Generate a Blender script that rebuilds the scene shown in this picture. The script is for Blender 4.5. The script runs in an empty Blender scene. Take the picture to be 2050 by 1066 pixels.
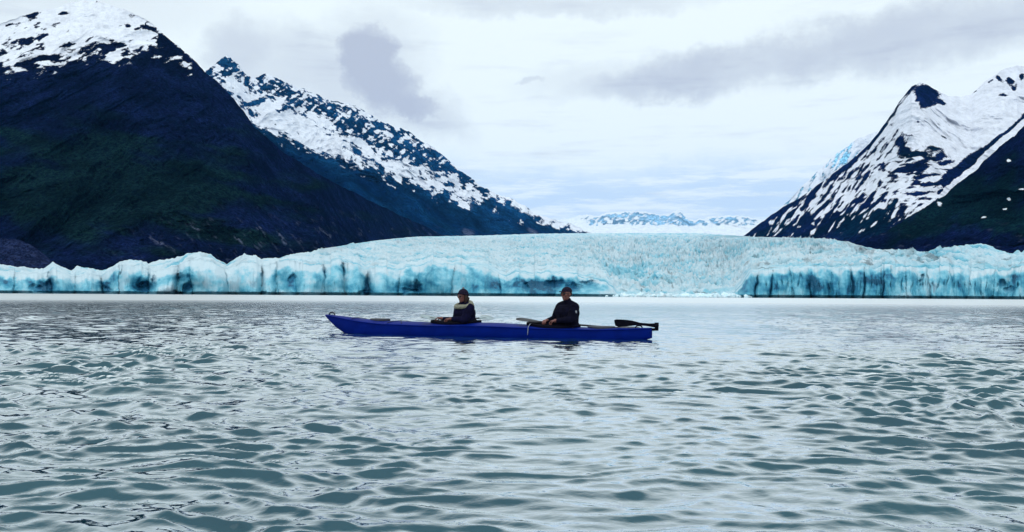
import bpy, bmesh, math, random
import numpy as np
from mathutils import Matrix, Vector, Euler

random.seed(7)
scn = bpy.context.scene
COL = scn.collection
F32 = np.float32

# ------------------------------------------------------------------ camera
CAM_H = 0.72
FOC = 1775.0            # focal length in photo pixels (photo is 2050 x 1066)
PITCH = math.atan((591.7 - 533.0) / FOC)
ROLL = 0.00585
cam_rot = (Matrix.Rotation(math.radians(90) + PITCH, 3, 'X') @ Matrix.Rotation(ROLL, 3, 'Z'))
cd = bpy.data.cameras.new('camera')
cam = bpy.data.objects.new('camera', cd)
COL.objects.link(cam)
cam.matrix_world = Matrix.Translation((0, 0, CAM_H)) @ cam_rot.to_4x4()
cd.sensor_width = 36.0
cd.lens = FOC / 2050.0 * 36.0
cd.clip_start = 0.1
cd.clip_end = 120000
scn.camera = cam
RM = np.array(cam_rot)


def P(px, py, d):
    """world point seen along the survey bearing (px, py) at northing d."""
    px, py, d = np.broadcast_arrays(np.asarray(px, float), np.asarray(py, float), np.asarray(d, float))
    c = np.stack([(px - 1025) / FOC, -(py - 533) / FOC, -np.ones_like(px)], -1)
    w = c @ RM.T
    s = d / w[..., 1]
    return w[..., 0] * s, d, CAM_H + w[..., 2] * s


# ------------------------------------------------------------------ noise
_rng = np.random.RandomState(11)
_perm = _rng.permutation(512).astype(np.int64)
_ang = _rng.rand(512) * 2 * np.pi
_gx, _gy = np.cos(_ang), np.sin(_ang)


def pn(x, y, seed=0):
    x = np.asarray(x, float); y = np.asarray(y, float)
    x, y = np.broadcast_arrays(x, y)
    ix = np.floor(x).astype(np.int64); iy = np.floor(y).astype(np.int64)
    fx = x - ix; fy = y - iy
    u = fx * fx * fx * (fx * (fx * 6 - 15) + 10); v = fy * fy * fy * (fy * (fy * 6 - 15) + 10)

    def g(a, b, dx, dy):
        h = _perm[(_perm[(a + seed * 37) & 511] + b + seed * 101) & 511]
        return _gx[h] * dx + _gy[h] * dy
    a = g(ix, iy, fx, fy); b = g(ix + 1, iy, fx - 1, fy)
    c = g(ix, iy + 1, fx, fy - 1); d = g(ix + 1, iy + 1, fx - 1, fy - 1)
    return 1.5 * ((a + (b - a) * u) + ((c + (d - c) * u) - (a + (b - a) * u)) * v)


def fbm(x, y, seed=0, oct=5, gain=0.5):
    s = 0; a = 1.0; n = 0
    for o in range(oct):
        s = s + a * pn(x * 2 ** o, y * 2 ** o, seed + o); n += a; a *= gain
    return s / n * 1.4


def ridged(x, y, seed=0, oct=5, gain=0.5):
    s = 0; a = 1.0; n = 0
    for o in range(oct):
        s = s + a * (1 - np.abs(pn(x * 2 ** o, y * 2 ** o, seed + o)) * 1.6); n += a; a *= gain
    return s / n


def lin(pxs, pts):
    pts = sorted(pts)
    return np.interp(pxs, [p[0] for p in pts], [p[1] for p in pts])


def sstep(a, b, x):
    t = np.clip((x - a) / (b - a), 0, 1)
    return t * t * (3 - 2 * t)


def blob(px, py, cx, cy, rx, ry, rot=0.0):
    c, s = math.cos(rot), math.sin(rot)
    dx = (px - cx) * c + (py - cy) * s; dy = -(px - cx) * s + (py - cy) * c
    return np.exp(-((dx / rx) ** 2 + (dy / ry) ** 2))


def seg(px, py, x0, y0, x1, y1, w):
    vx, vy = x1 - x0, y1 - y0
    t = np.clip(((px - x0) * vx + (py - y0) * vy) / (vx * vx + vy * vy), 0, 1)
    d = np.hypot(px - x0 - t * vx, py - y0 - t * vy)
    return np.exp(-(d / w) ** 2)


# ------------------------------------------------------------------ helpers
def tag(o, label=None, cat=None, kind=None, group=None):
    if label: o['label'] = label
    if cat: o['category'] = cat
    if kind: o['kind'] = kind
    if group: o['group'] = group
    return o


def link(name, me, mat=None, parent=None, smooth=True):
    o = bpy.data.objects.new(name, me)
    COL.objects.link(o)
    if mat: me.materials.append(mat)
    if parent: o.parent = parent
    if smooth: me.polygons.foreach_set('use_smooth', [True] * len(me.polygons))
    return o


def empty(name, loc, rz=0.0, parent=None):
    o = bpy.data.objects.new(name, None)
    COL.objects.link(o)
    o.location = loc; o.rotation_euler = (0, 0, rz); o.empty_display_size = 0.1
    if parent: o.parent = parent
    return o


def grid_mesh(name, X, Y, Z, attrs, mat, wrap=False):
    nr, nc = X.shape
    co = np.stack([X, Y, Z], -1).reshape(-1, 3).astype(F32)
    r = np.arange(nr - 1)[:, None] * nc
    ccount = nc if wrap else nc - 1
    c0 = np.arange(ccount)[None, :]; c1 = (c0 + 1) % nc
    q = np.stack([r + c0, r + c1, r + nc + c1, r + nc + c0], -1).reshape(-1).astype(np.int32)
    me = bpy.data.meshes.new(name)
    me.vertices.add(nr * nc); me.vertices.foreach_set('co', co.ravel())
    nf = (nr - 1) * ccount
    me.loops.add(nf * 4); me.loops.foreach_set('vertex_index', q)
    me.polygons.add(nf); me.polygons.foreach_set('loop_start', np.arange(nf, dtype=np.int32) * 4)
    me.polygons.foreach_set('use_smooth', np.ones(nf, dtype=bool))
    for k, a in attrs.items():
        at = me.attributes.new(k, 'FLOAT', 'POINT')
        at.data.foreach_set('value', np.broadcast_to(a, X.shape).astype(F32).ravel())
    me.update(calc_edges=True)
    me.materials.append(mat)
    o = bpy.data.objects.new(name, me)
    COL.objects.link(o)
    return o


class NT:
    def __init__(self, tree):
        self.t = tree; self.n = tree.nodes; self.l = tree.links

    def node(self, typ, **kw):
        n = self.n.new(typ)
        for k, v in kw.items(): setattr(n, k, v)
        return n

    def put(self, sock, v):
        if isinstance(v, bpy.types.NodeSocket): self.l.new(v, sock)
        elif v is not None:
            if hasattr(sock, 'default_value'):
                if sock.type == 'RGBA' and len(v) == 3: v = (*v, 1)
                sock.default_value = v

    def m(self, op, a, b=None, c=None, clamp=False):
        n = self.node('ShaderNodeMath', operation=op, use_clamp=clamp)
        self.put(n.inputs[0], a)
        if b is not None: self.put(n.inputs[1], b)
        if c is not None: self.put(n.inputs[2], c)
        return n.outputs[0]

    def ss(self, x, a, b, lo=0.0, hi=1.0):
        n = self.node('ShaderNodeMapRange', interpolation_type='SMOOTHSTEP')
        for i, v in enumerate((x, a, b, lo, hi)): self.put(n.inputs[i], v)
        return n.outputs[0]

    def mix(self, f, a, b, blend='MIX'):
        n = self.node('ShaderNodeMix', data_type='RGBA', blend_type=blend)
        self.put(n.inputs[0], f); self.put(n.inputs[6], a); self.put(n.inputs[7], b)
        return n.outputs[2]

    def attr(self, name):
        return self.node('ShaderNodeAttribute', attribute_name=name).outputs['Fac']

    def noise(self, vec, scale, detail=4, rough=0.55, dist=0.0):
        n = self.node('ShaderNodeTexNoise')
        self.put(n.inputs['Vector'], vec); self.put(n.inputs['Scale'], scale)
        n.inputs['Detail'].default_value = detail; n.inputs['Roughness'].default_value = rough
        n.inputs['Distortion'].default_value = dist
        return n.outputs[0]

    def mapping(self, vec, scale=(1, 1, 1), rot=(0, 0, 0), loc=(0, 0, 0)):
        n = self.node('ShaderNodeMapping')
        self.put(n.inputs[0], vec)
        n.inputs['Scale'].default_value = scale; n.inputs['Rotation'].default_value = rot
        n.inputs['Location'].default_value = loc
        return n.outputs[0]


def material(name):
    m = bpy.data.materials.new(name); m.use_nodes = True
    t = NT(m.node_tree)
    b = t.n['Principled BSDF']
    return m, t, b


def simple(name, col, rough=0.6, spec=0.3, var=0.25, scale=20, bump=0.0, coat=0.0):
    m, t, b = material(name)
    tc = t.node('ShaderNodeTexCoord').outputs['Object']
    n = t.noise(tc, scale, 4)
    f = t.ss(n, 0.3, 0.7)
    t.put(b.inputs['Base Color'], t.mix(f, tuple(c * (1 - var) for c in col), tuple(min(1, c * (1 + var)) for c in col)))
    b.inputs['Roughness'].default_value = rough
    b.inputs['Specular IOR Level'].default_value = spec
    if coat:
        b.inputs['Coat Weight'].default_value = coat; b.inputs['Coat Roughness'].default_value = 0.15
    if bump:
        bn = t.node('ShaderNodeBump'); bn.inputs['Strength'].default_value = bump
        bn.inputs['Distance'].default_value = 0.01
        t.put(bn.inputs['Height'], n); t.put(b.inputs['Normal'], bn.outputs[0])
    return m


# ------------------------------------------------------------------ sky and light
def make_world():
    w = bpy.data.worlds.new('World'); scn.world = w; w.use_nodes = True
    t = NT(w.node_tree)
    bg = t.n['Background']
    sky = t.node('ShaderNodeTexSky', sky_type='NISHITA')
    sky.sun_disc = False
    sky.sun_elevation = math.radians(52); sky.sun_rotation = math.radians(200)
    sky.air_density = 1.0; sky.dust_density = 1.5
    d = t.node('ShaderNodeTexCoord').outputs['Generated']
    sx = t.node('ShaderNodeSeparateXYZ'); t.put(sx.inputs[0], d)
    x, y, z = sx.outputs
    az = t.m('ARCTAN2', x, y)
    el = t.m('ARCSINE', z)
    # cloud deck: long flat streaks near the horizon, softer higher up
    cv = t.node('ShaderNodeCombineXYZ'); t.put(cv.inputs[0], az); t.put(cv.inputs[1], el)
    av = cv.outputs[0]
    wob = t.m('SUBTRACT', t.noise(av, 14, 8, 0.68), 0.5)
    wob2 = t.m('SUBTRACT', t.noise(t.mapping(av, loc=(5.2, 1.3, 0)), 13, 8, 0.68), 0.5)
    az2 = t.m('MULTIPLY_ADD', wob, 0.075, az)
    el2 = t.m('MULTIPLY_ADD', wob2, 0.065, el)

    def bl(px, py, rx, ry, rot=0.0, soft=1.0):
        ca = math.atan((px - 1025) / FOC); ce = math.atan((591.7 - py) / FOC * math.cos(ca))
        rx, ry = rx / FOC, ry / FOC
        dx = t.m('SUBTRACT', az2, ca); dy = t.m('SUBTRACT', el2, ce)
        c, s = math.cos(rot), math.sin(rot)
        u = t.m('MULTIPLY_ADD', dx, c, t.m('MULTIPLY', dy, s)); v = t.m('MULTIPLY_ADD', dx, -s, t.m('MULTIPLY', dy, c))
        u = t.m('DIVIDE', u, rx); v = t.m('DIVIDE', v, ry)
        r2 = t.m('ADD', t.m('MULTIPLY', u, u), t.m('MULTIPLY', v, v))
        return t.ss(r2, 1.0 + soft, max(0.0, 1.0 - soft), 0.0, 1.0)
    g = 0.0
    dark = t.m('MAXIMUM', bl(732, 108, 66, 66, 0, .7), t.m('MAXIMUM', bl(760, 162, 92, 62, -.5, .85), bl(815, 208, 74, 34, -.35, .8)))
    dark = t.m('MULTIPLY', dark, 1.0)
    for (args, k) in (((480, 105, 70, 60, 0, 1.0), .62), ((620, 140, 150, 75, -.3, 1.0), .5), ((820, 215, 120, 50, -.4, 1.0), .5), ((740, 120, 110, 100, 0, 1.0), .4),
                      ((1500, 120, 330, 42, .12, 1.0), .8), ((1800, 70, 330, 55, .08, 1.0), .72),
                      ((1100, 5, 300, 22, 0, 1.0), .4), ((1260, 150, 200, 40, .05, 1.), .28), ((1060, 154, 30, 7, 0, .9), .45),
                      ((2000, 30, 300, 50, 0, 1.), .3), ((60, -30, 300, 60, 0, 1.0), .3)):
        dark = t.m('MAXIMUM', dark, t.m('MULTIPLY', bl(*args), k))
    puff = t.noise(t.mapping(av, scale=(1, 1.6, 1)), 9, 6, 0.55)
    dark = t.m('MULTIPLY', dark, t.ss(puff, 0.2, 0.62, 0.72, 1.05))
    streak = t.noise(t.mapping(av, scale=(1, 7, 1)), 7, 6, 0.6)
    dark = t.m('ADD', dark, t.m('MULTIPLY', t.ss(streak, 0.5, 0.8), t.ss(el, 0.40, 0.14, 0.10, 0.46)))
    big = t.noise(t.mapping(d, scale=(1, 1, 2)), 2.2, 5, 0.55)
    dark = t.m('ADD', dark, t.m('MULTIPLY', t.ss(big, 0.5, 0.75), t.ss(el, .3, .6, 0.0, .45)), clamp=True)
    white = (0.865, 0.955, 0.965); grey = (0.50, 0.55, 0.645)
    c = t.mix(dark, white, grey)
    # bluish layered band low above the ice field
    lay = t.noise(t.mapping(av, scale=(1, 8, 1), loc=(3, 0, 0)), 8, 8, 0.68)
    band = t.m('MULTIPLY', t.ss(el2, 0.168, 0.118), t.ss(lay, 0.38, 0.56))
    band = t.m('MULTIPLY', band, t.ss(el, 0.035, 0.10, .3, 1.0))
    c = t.mix(t.m('MULTIPLY', band, .9), c, (0.62, 0.77, 0.93))
    # overcast is brighter overhead
    up = t.ss(el, 0.25, 1.2, 1.0, 1.35)
    vm = t.node('ShaderNodeVectorMath', operation='SCALE'); t.put(vm.inputs[0], c); t.put(vm.inputs['Scale'], t.m('MULTIPLY', up, 11.2))
    # thin blue sky filtering through
    c = t.mix(0.97, sky.outputs[0], vm.outputs[0])
    t.put(bg.inputs['Color'], c)
    bg.inputs['Strength'].default_value = 0.1
    w.cycles.sampling_method = 'MANUAL'; w.cycles.sample_map_resolution = 512

    sd = bpy.data.lights.new('sun', 'SUN'); so = bpy.data.objects.new('sun', sd); COL.objects.link(so)
    sd.energy = 0.6; sd.angle = math.radians(60); sd.color = (1, 0.97, 0.93)
    e, r = math.radians(52), math.radians(200)
    dirv = Vector((math.sin(r) * math.cos(e), math.cos(r) * math.cos(e), math.sin(e)))
    so.rotation_euler = dirv.to_track_quat('Z', 'Y').to_euler()
    so.location = (0, 0, 4000)


# ------------------------------------------------------------------ mountains
def rock_material(name, rock, rock2, veg, snow=(0.80, 0.84, 0.93), scale=0.01, veg_amt=1.0, edge=0.22):
    m, t, b = material(name)
    pos = t.node('ShaderNodeNewGeometry').outputs['Position']
    n1 = t.noise(pos, scale, 8, 0.65)
    n2 = t.noise(t.mapping(pos, scale=(1, 1, .45), rot=(0, .5, 0)), scale * 4, 7, 0.65)
    n3 = t.noise(pos, scale * 14, 6, 0.7)
    n4 = t.noise(pos, scale * 50, 4, 0.7)
    c = t.mix(t.ss(n2, 0.35, 0.65), rock, rock2)
    dk = t.m('MULTIPLY', t.ss(n1, .35, .7, .5, 1.4), t.ss(n3, 0.32, 0.68, 0.3, 1.9))
    dk = t.m('MULTIPLY', dk, t.ss(n4, .32, .68, .55, 1.5))
    vg = t.m('MULTIPLY', t.attr('veg'), t.ss(n3, .3, .55, .35, 1.0))
    vg = t.m('MULTIPLY', vg, t.ss(n4, .35, .6, .5, 1.25), clamp=True)
    c = t.mix(t.m('MULTIPLY', vg, veg_amt), c, veg)
    vm = t.node('ShaderNodeVectorMath', operation='SCALE'); t.put(vm.inputs[0], c); t.put(vm.inputs['Scale'], dk)
    c = vm.outputs[0]
    c = t.mix(t.m('MULTIPLY', t.attr('scree'), t.ss(n3, .3, .6)), c, (0.11, 0.13, 0.21))
    s = t.m('ADD', t.attr('snow'), t.m('MULTIPLY', t.m('SUBTRACT', n3, 0.5), 1.5))
    s = t.m('ADD', s, t.m('MULTIPLY', t.m('SUBTRACT', n4, 0.5), 1.3))
    s = t.ss(s, -edge, edge)
    sn = t.mix(t.ss(t.m('MULTIPLY', n2, n3), .12, .34), tuple(v * .80 for v in snow), snow)
    c = t.mix(s, c, sn)
    t.put(b.inputs['Base Color'], c)
    b.inputs['Roughness'].default_value = 0.9
    b.inputs['Specular IOR Level'].default_value = 0.0
    bn = t.node('ShaderNodeBump'); bn.inputs['Strength'].default_value = 0.5; bn.inputs['Distance'].default_value = 0.12 / scale
    t.put(bn.inputs['Height'], n3); t.put(b.inputs['Normal'], bn.outputs[0])
    return m


def mountain(name, label, mat, ridge, dr, base, db, px0, px1, nu, nv, fields, jag=3.0, jl=30.0, amp=120.0, fl=260.0,
             back=1500.0, seed=1, curve=1.0):
    pxs = np.linspace(px0, px1, nu)
    rp = lin(pxs, ridge) + jag * fbm(pxs / jl, pxs * 0 + .37, seed, 6, 0.6)
    bp = lin(pxs, base)
    Dr, Db = lin(pxs, dr), lin(pxs, db)
    t = np.linspace(0, 1, nv)[:, None]
    py = bp + (rp - bp) * t
    d = Db + (Dr - Db) * t ** curve
    PX = np.broadcast_to(pxs, py.shape)
    X, Y, Z = P(PX, py, d)
    win = np.sqrt(np.clip(t * 4, 0, 1)) * np.clip((1 - t) * 5, 0, 1) ** .6
    wx = 0.5 * fbm(X / fl / 2, Z / fl / 2, seed + 3, 3)
    n = ridged(X / fl + wx, Z / (fl * 2.2) + wx + Y / (fl * 5), seed + 5, 6, 0.55)
    dy = -(n - 0.55) * amp * win
    k = (Y + dy) / Y
    X, Z, Y = X * k, CAM_H + (Z - CAM_H) * k, Y + dy
    Z = Z + win * amp * 0.06 * fbm(X / fl * 3, Y / fl * 3, seed + 9, 4)
    at = fields(PX, py, t, X, Y, Z)
    nb = 14
    Xs, Ys, Zs = [X], [Y], [Z]
    for i in range(1, nb + 1):
        f = i / nb
        yb = Y[-1] + back * f + 0.12 * back * fbm(X[-1] / fl, X[-1] * 0 + i * .6, seed + 2, 4) * math.sin(math.pi * f)
        xb = X[-1] * yb / Y[-1]
        zb = Z[-1] * (1 - f) ** 1.3 - 30 * f
        Xs.append(xb[None]); Ys.append(yb[None]); Zs.append(zb[None])
    X, Y, Z = np.vstack(Xs), np.vstack(Ys), np.vstack(Zs)
    for kk in ('snow', 'veg', 'scree'):
        a = at.get(kk)
        a = np.zeros(py.shape) if a is None else np.broadcast_to(a, py.shape)
        at[kk] = np.vstack([a, np.repeat(a[-1:], nb, 0)])
    o = grid_mesh(name, X, Y, Z, at, mat)
    tag(o, label, 'mountain', 'structure')
    return o


def rot_noise(px, py, ang, lx, ly, seed, oct=5, kind=fbm):
    c, s = math.cos(ang), math.sin(ang)
    u = px * c + py * s; v = -px * s + py * c
    return kind(u / lx, v / ly, seed, oct)


def build_mountains():
    # ---- near left mountain
    def f1(px, py, t, X, Y, Z):
        line = lin(px[0], [(-600, 170), (0, 128), (60, 122), (120, 120), (165, 104), (200, 96), (290, 100), (320, 88), (350, 98), (400, 138), (460, 185), (480, 205), (600, 260)])
        line = np.where(px[0] > 385, -50, line)
        n = rot_noise(px, py, -.28, 34, 12, 21, 5)
        n2 = rot_noise(px, py, -.1, 70, 26, 33, 4)
        dist = (line - py) / 34.0
        s = np.clip(dist, -2, .85) + n * 1.9 + n2 * 1.2 + .7 * rot_noise(px, py, -.3, 12, 5, 23, 3)
        s = s + 1.1 * blob(px, py, 190, 25, 90, 34) + .5 * blob(px, py, 230, 75, 80, 18)
        for (cx, cy, rx, ry, k) in ((68, 36, 20, 8, 1.8), (125, 27, 12, 5, 1.5), (75, 80, 26, 9, 1.6), (20, 50, 18, 4, 1.1), (130, 88, 24, 7, 1.5), (240, 88, 22, 5, 1.2), (165, 52, 9, 3.5, 1.2),
                                    (260, 52, 12, 4, 1.3), (190, 56, 6, 3, 1.), (300, 58, 26, 4, 1.2), (325, 82, 26, 8, 1.3), (30, 95, 40, 5, 1.0), (207, 96, 26, 5, 1.2), (90, 112, 40, 5, .9)):
            s = s - k * blob(px, py, cx, cy, rx, ry, -.35 if cx < 200 else .4)
        s = s - 1.2 * sstep(12, 3, np.abs(py - np.interp(px, [300, 345, 385, 420], [50, 92, 128, 160]))) * (px > 290)
        low = sstep(20, 55, py - line)
        s = s - 1.5 * low
        # a few small late patches
        for (cx, cy, r) in ((316, 186, 4), (366, 186, 3), (452, 192, 4), (230, 118, 14)):
            s = s + 2.6 * blob(px, py, cx, cy, r, r * .8)
        vn = rot_noise(px, py, .18, 150, 36, 44, 5)
        veg = sstep(-.25, .5, vn + 1.0 * blob(px, py, 250, 370, 260, 95, .25) + .6 * blob(px, py, 520, 420, 260, 60, .5)
                    + .6 * blob(px, py, 60, 400, 200, 80) - .8 * sstep(260, 150, py) - .7 * blob(px, py, 560, 430, 120, 40, .4) - .35)
        sc = np.zeros_like(py)
        for a in ((300, 470, 322, 490, 3), (318, 484, 348, 506, 3.2), (380, 446, 400, 462, 3), (470, 475, 490, 490, 3), (640, 460, 660, 474, 4), (560, 470, 572, 484, 3), (520, 452, 530, 470, 3)):
            sc = sc + .8 * seg(px, py, *a[:4], a[4] * .75) * sstep(-.25, .35, rot_noise(px, py, .7, 9, 3, 57, 3))
        sn = rot_noise(px, py, .75, 26, 7, 51, 4)
        sc = sc + .34 * sstep(.30, .75, sn) * sstep(400, 470, py) * sstep(150, 420, px)
        return dict(snow=s, veg=veg, scree=np.clip(sc, 0, .85))
    mat = rock_material('left_mountain_rock', (0.0024, 0.0056, 0.0215), (0.0034, 0.0072, 0.0340), (0.0030, 0.0112, 0.0110), snow=(0.83, 0.86, 0.94), scale=0.012)
    mountain('mountain', 'near left mountain, dark green slopes under a rounded snow cap with bare rock patches', mat,
             [(-700, 330), (-300, 170), (0, 48), (60, 28), (110, 16), (140, 5), (165, 0), (200, 3), (250, 20), (300, 44), (345, 84), (380, 113), (410, 145), (440, 170), (465, 195), (490, 226), (508, 252),
              (560, 300), (640, 350), (720, 392), (800, 430), (880, 468), (930, 484)],
             [(-700, 1500), (160, 1900), (500, 1800), (640, 2000), (720, 2500), (850, 3500), (930, 4000)],
             [(-700, 592), (0, 585), (560, 565), (640, 545), (720, 510), (850, 496), (930, 494)], [(-700, 760), (0, 900), (500, 1000), (640, 1150), (720, 1900), (850, 3000), (930, 3600)],
             -700, 930, 1400, 420, f1, jag=3.5, jl=26, amp=110, fl=230, back=1200, seed=3, curve=.9)

    # ---- second left ridge, further back
    def f2(px, py, t, X, Y, Z):
        line = lin(px[0], [(300, 120), (430, 165), (505, 245), (545, 262), (590, 278), (640, 302), (700, 322), (750, 340), (800, 352), (860, 376), (920, 398), (1000, 402), (1060, 426), (1190, 470), (1300, 480)])
        n = rot_noise(px, py, .5, 20, 10, 61, 5)
        n2 = rot_noise(px, py, .5, 60, 22, 65, 4)
        n3 = rot_noise(px, py, -.55, 26, 8, 67, 4)
        s = np.clip((line - py) / 16.0, -2.2, .66) + n * (1.3 + .6 * sstep(660, 760, px)) + n2 * .9 + .7 * rot_noise(px, py, .5, 9, 4, 63, 3)
        # rocky upper belt
        c = lin(px[0], [(415, 150), (455, 135), (520, 170), (560, 180), (650, 222), (720, 262), (790, 292), (850, 305), (900, 335), (960, 378), (1000, 400)])
        w = lin(px[0], [(415, 22), (480, 22), (560, 20), (650, 26), (740, 42), (820, 40), (880, 22), (960, 10), (1000, 6)])
        s = s - 1.25 * np.exp(-((py - c) / w) ** 2) * (0.95 + 1.2 * n3)
        for (cx, cy, rx, ry, rot, k) in ((515, 205, 28, 5, -.35, 1.9), (560, 222, 28, 6, -.4, 1.2), (598, 225, 26, 6, .5, 1.1), (508, 230, 10, 12, -.9, 1.4), (548, 240, 10, 5, .5, 1.2), (690, 300, 14, 10, .5, .9), (835, 318, 20, 14, .5, 1.2), (868, 335, 14, 12, .5, .9), (900, 370, 14, 7, 0, 1.0)):
            s = s - k * blob(px, py, cx, cy, rx, ry, rot)
        for (cx, cy, rx, ry) in ((590, 255, 60, 16), (640, 275, 40, 14), (800, 335, 40, 14), (730, 290, 25, 9), (540, 235, 20, 10), (470, 165, 20, 7), (640, 240, 30, 8)):
            s = s + 1.0 * blob(px, py, cx, cy, rx, ry, .55)
        # thin dark crest, and thin spill below the snow line
        low = sstep(22, 60, py - line)
        s = s - 1.6 * low
        for (cx, cy, r) in ((785, 372, 6), (935, 415, 8), (1000, 398, 10)):
            s = s + 2.0 * blob(px, py, cx, cy, r * 1.6, r * .7, .4)
        rp = py[-1]
        right = sstep(960, 1010, px)
        edge = lin(px[0], [(960, 376), (1000, 399), (1060, 429), (1100, 449), (1150, 459), (1190, 466)])
        s = s * (1 - right) + right * (np.clip((edge - py) / 10, -1.2, .8) + 1.5 * n + .8 * n3 + .02)
        veg = np.clip(sstep(-10, 40, py - line) * (.8 + .5 * rot_noise(px, py, .6, 120, 34, 71, 4)) - .25 * sstep(760, 950, px), 0, 1)
        sc = np.zeros_like(py)
        for a in ((655, 470, 668, 486, 4), (690, 468, 700, 480, 3), (930, 464, 945, 470, 4), (1060, 460, 1072, 468, 4), (770, 455, 790, 470, 4), (930, 408, 940, 414, 5)):
            sc = sc + .8 * seg(px, py, *a)
        sc = sc + .15 * sstep(.3, .8, rot_noise(px, py, .8, 30, 8, 75, 4)) * sstep(400, 440, py) * sstep(950, 850, px)
        return dict(snow=s, veg=veg, scree=np.clip(sc, 0, .8))
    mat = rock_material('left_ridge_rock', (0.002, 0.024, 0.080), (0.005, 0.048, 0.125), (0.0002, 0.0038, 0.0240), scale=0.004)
    mountain('mountain', 'long jagged ridge behind the near left mountain, snow over steel blue rock, sloping down to the glacier', mat,
             [(300, 175), (380, 160), (415, 140), (432, 124), (455, 114), (478, 132), (490, 147), (508, 156), (520, 150), (530, 146), (560, 160), (600, 177), (650, 199), (700, 212), (730, 221),
              (760, 240), (800, 257), (830, 274), (865, 295), (900, 325), (930, 349), (960, 369), (1000, 390), (1040, 409), (1080, 429), (1120, 444), (1160, 456), (1187, 467), (1260, 480)],
             [(300, 4200), (700, 5000), (1260, 6200)],
             [(300, 560), (620, 540), (700, 512), (940, 490), (1187, 486), (1260, 490)], [(300, 2200), (700, 2800), (1260, 5600)],
             300, 1260, 1250, 420, f2, jag=7.0, jl=34, amp=230, fl=420, back=2600, seed=8)

    # ---- right mountain with the snow bowl
    def f3(px, py, t, X, Y, Z):
        ridge = py[-1]
        depth = py - ridge
        nd = rot_noise(px, py, -.95, 46, 7, 81, 5)          # streaks that follow the left crest
        nh = rot_noise(px, py, -.12, 42, 8, 85, 5)          # wavy ledges lower down
        nl = rot_noise(px, py, -.6, 26, 9, 87, 5)
        lw = sstep(1850, 1760, px)                            # left flank weight
        mid = np.clip(1.5 * blob(px, py, 1850, 350, 85, 50), 0, 1)
        s = 0.75 + .25 * nl
        # wide smooth bowl
        bowl = np.clip(blob(px, py, 1930, 245, 115, 60, .0) * 1.7 + blob(px, py, 2010, 215, 90, 55) * 1.2, 0, 1)
        fl = .02 - .22 * sstep(340, 400, py) + 2.5 * nd + .7 * nl
        s = s * (1 - lw) + fl * lw
        s = s * (1 - mid) + (-.05 + 2.6 * nh + .5 * nl) * mid
        low = lin(px[0], [(1480, 440), (1560, 425), (1640, 415), (1720, 405), (1800, 402), (1870, 400), (1900, 392), (1950, 352), (2000, 308), (2050, 262), (2200, 130)])
        s = s + np.clip((low - py) / 40, -2.2, .25) + .7 * nl
        s = s * (1 - bowl) + 1.2 * bowl
        for (cx, cy, rx, ry, rot, k) in ((1858, 188, 26, 18, .45, 3.2), (1848, 207, 14, 12, .9, 1.8), (1886, 206, 8, 4, .5, 2.2), (1838, 244, 4, 3, 0, 2.0), (1890, 276, 12, 3, .6, 1.6), (1868, 296, 22, 5, .2, 1.6),
                                         (1822, 272, 12, 3, .3, 1.2), (1805, 290, 12, 26, -.2, 1.7), (1835, 308, 30, 8, -.1, 1.6), (1880, 316, 26, 9, -.1, 1.7), (1830, 335, 30, 8, -.1, 1.6),
                                         (2000, 158, 5, 10, -.6, 2.0), (2022, 164, 12, 7, .7, 2.4), (2030, 178, 8, 5, -.8, 1.8), (1985, 162, 10, 3, -.5, 1.4), (1952, 183, 8, 3, -.6, 1.8), (2008, 192, 11, 3.5, 0, 2.2), (2045, 155, 8, 7, -.6, 2.0)):
            s = s - k * blob(px, py, cx, cy, rx, ry, rot)
        s = s + .9 * rot_noise(px, py, .6, 13, 6, 89, 4) * blob(px, py, 2010, 165, 70, 40) + .8 * nl * blob(px, py, 1860, 200, 50, 40)
        # dark rib under the bowl with the snow gully below it
        rib = np.maximum(seg(px, py, 1900, 352, 1965, 305, 9), np.maximum(seg(px, py, 1965, 305, 2050, 236, 5.5), seg(px, py, 2050, 236, 2200, 100, 8)))
        gul = np.maximum(seg(px, py, 1896, 384, 1990, 302, 7), seg(px, py, 1990, 302, 2200, 112, 9))
        s = s - 2.6 * rib + 2.4 * gul - 1.6 * seg(px, py, 1880, 385, 1950, 322, 4)
        # dark left crest
        cr = sstep(16, 5, depth) * sstep(1845, 1815, px)
        s = s - 1.6 * cr * (.8 + .5 * nl)
        for (cx, cy, r) in ((1545, 446, 5), (1630, 449, 4), (1600, 425, 5), (1765, 414, 6), (1680, 420, 4), (1855, 405, 5)):
            s = s + 2.2 * blob(px, py, cx, cy, r * 1.3, r * .8)
        veg = sstep(0, .6, rot_noise(px, py, -.7, 120, 40, 91, 4) + .5 * sstep(410, 450, py) * sstep(1650, 1780, px))
        sc = .5 * sstep(.3, .8, rot_noise(px, py, -.7, 24, 7, 95, 4)) * sstep(450, 485, py)
        return dict(snow=s, veg=veg, scree=sc)
    mat = rock_material('right_mountain_rock', (0.0016, 0.0050, 0.032), (0.0026, 0.0070, 0.045), (0.0006, 0.0085, 0.020), snow=(0.76, 0.79, 0.88), scale=0.006)
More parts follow.
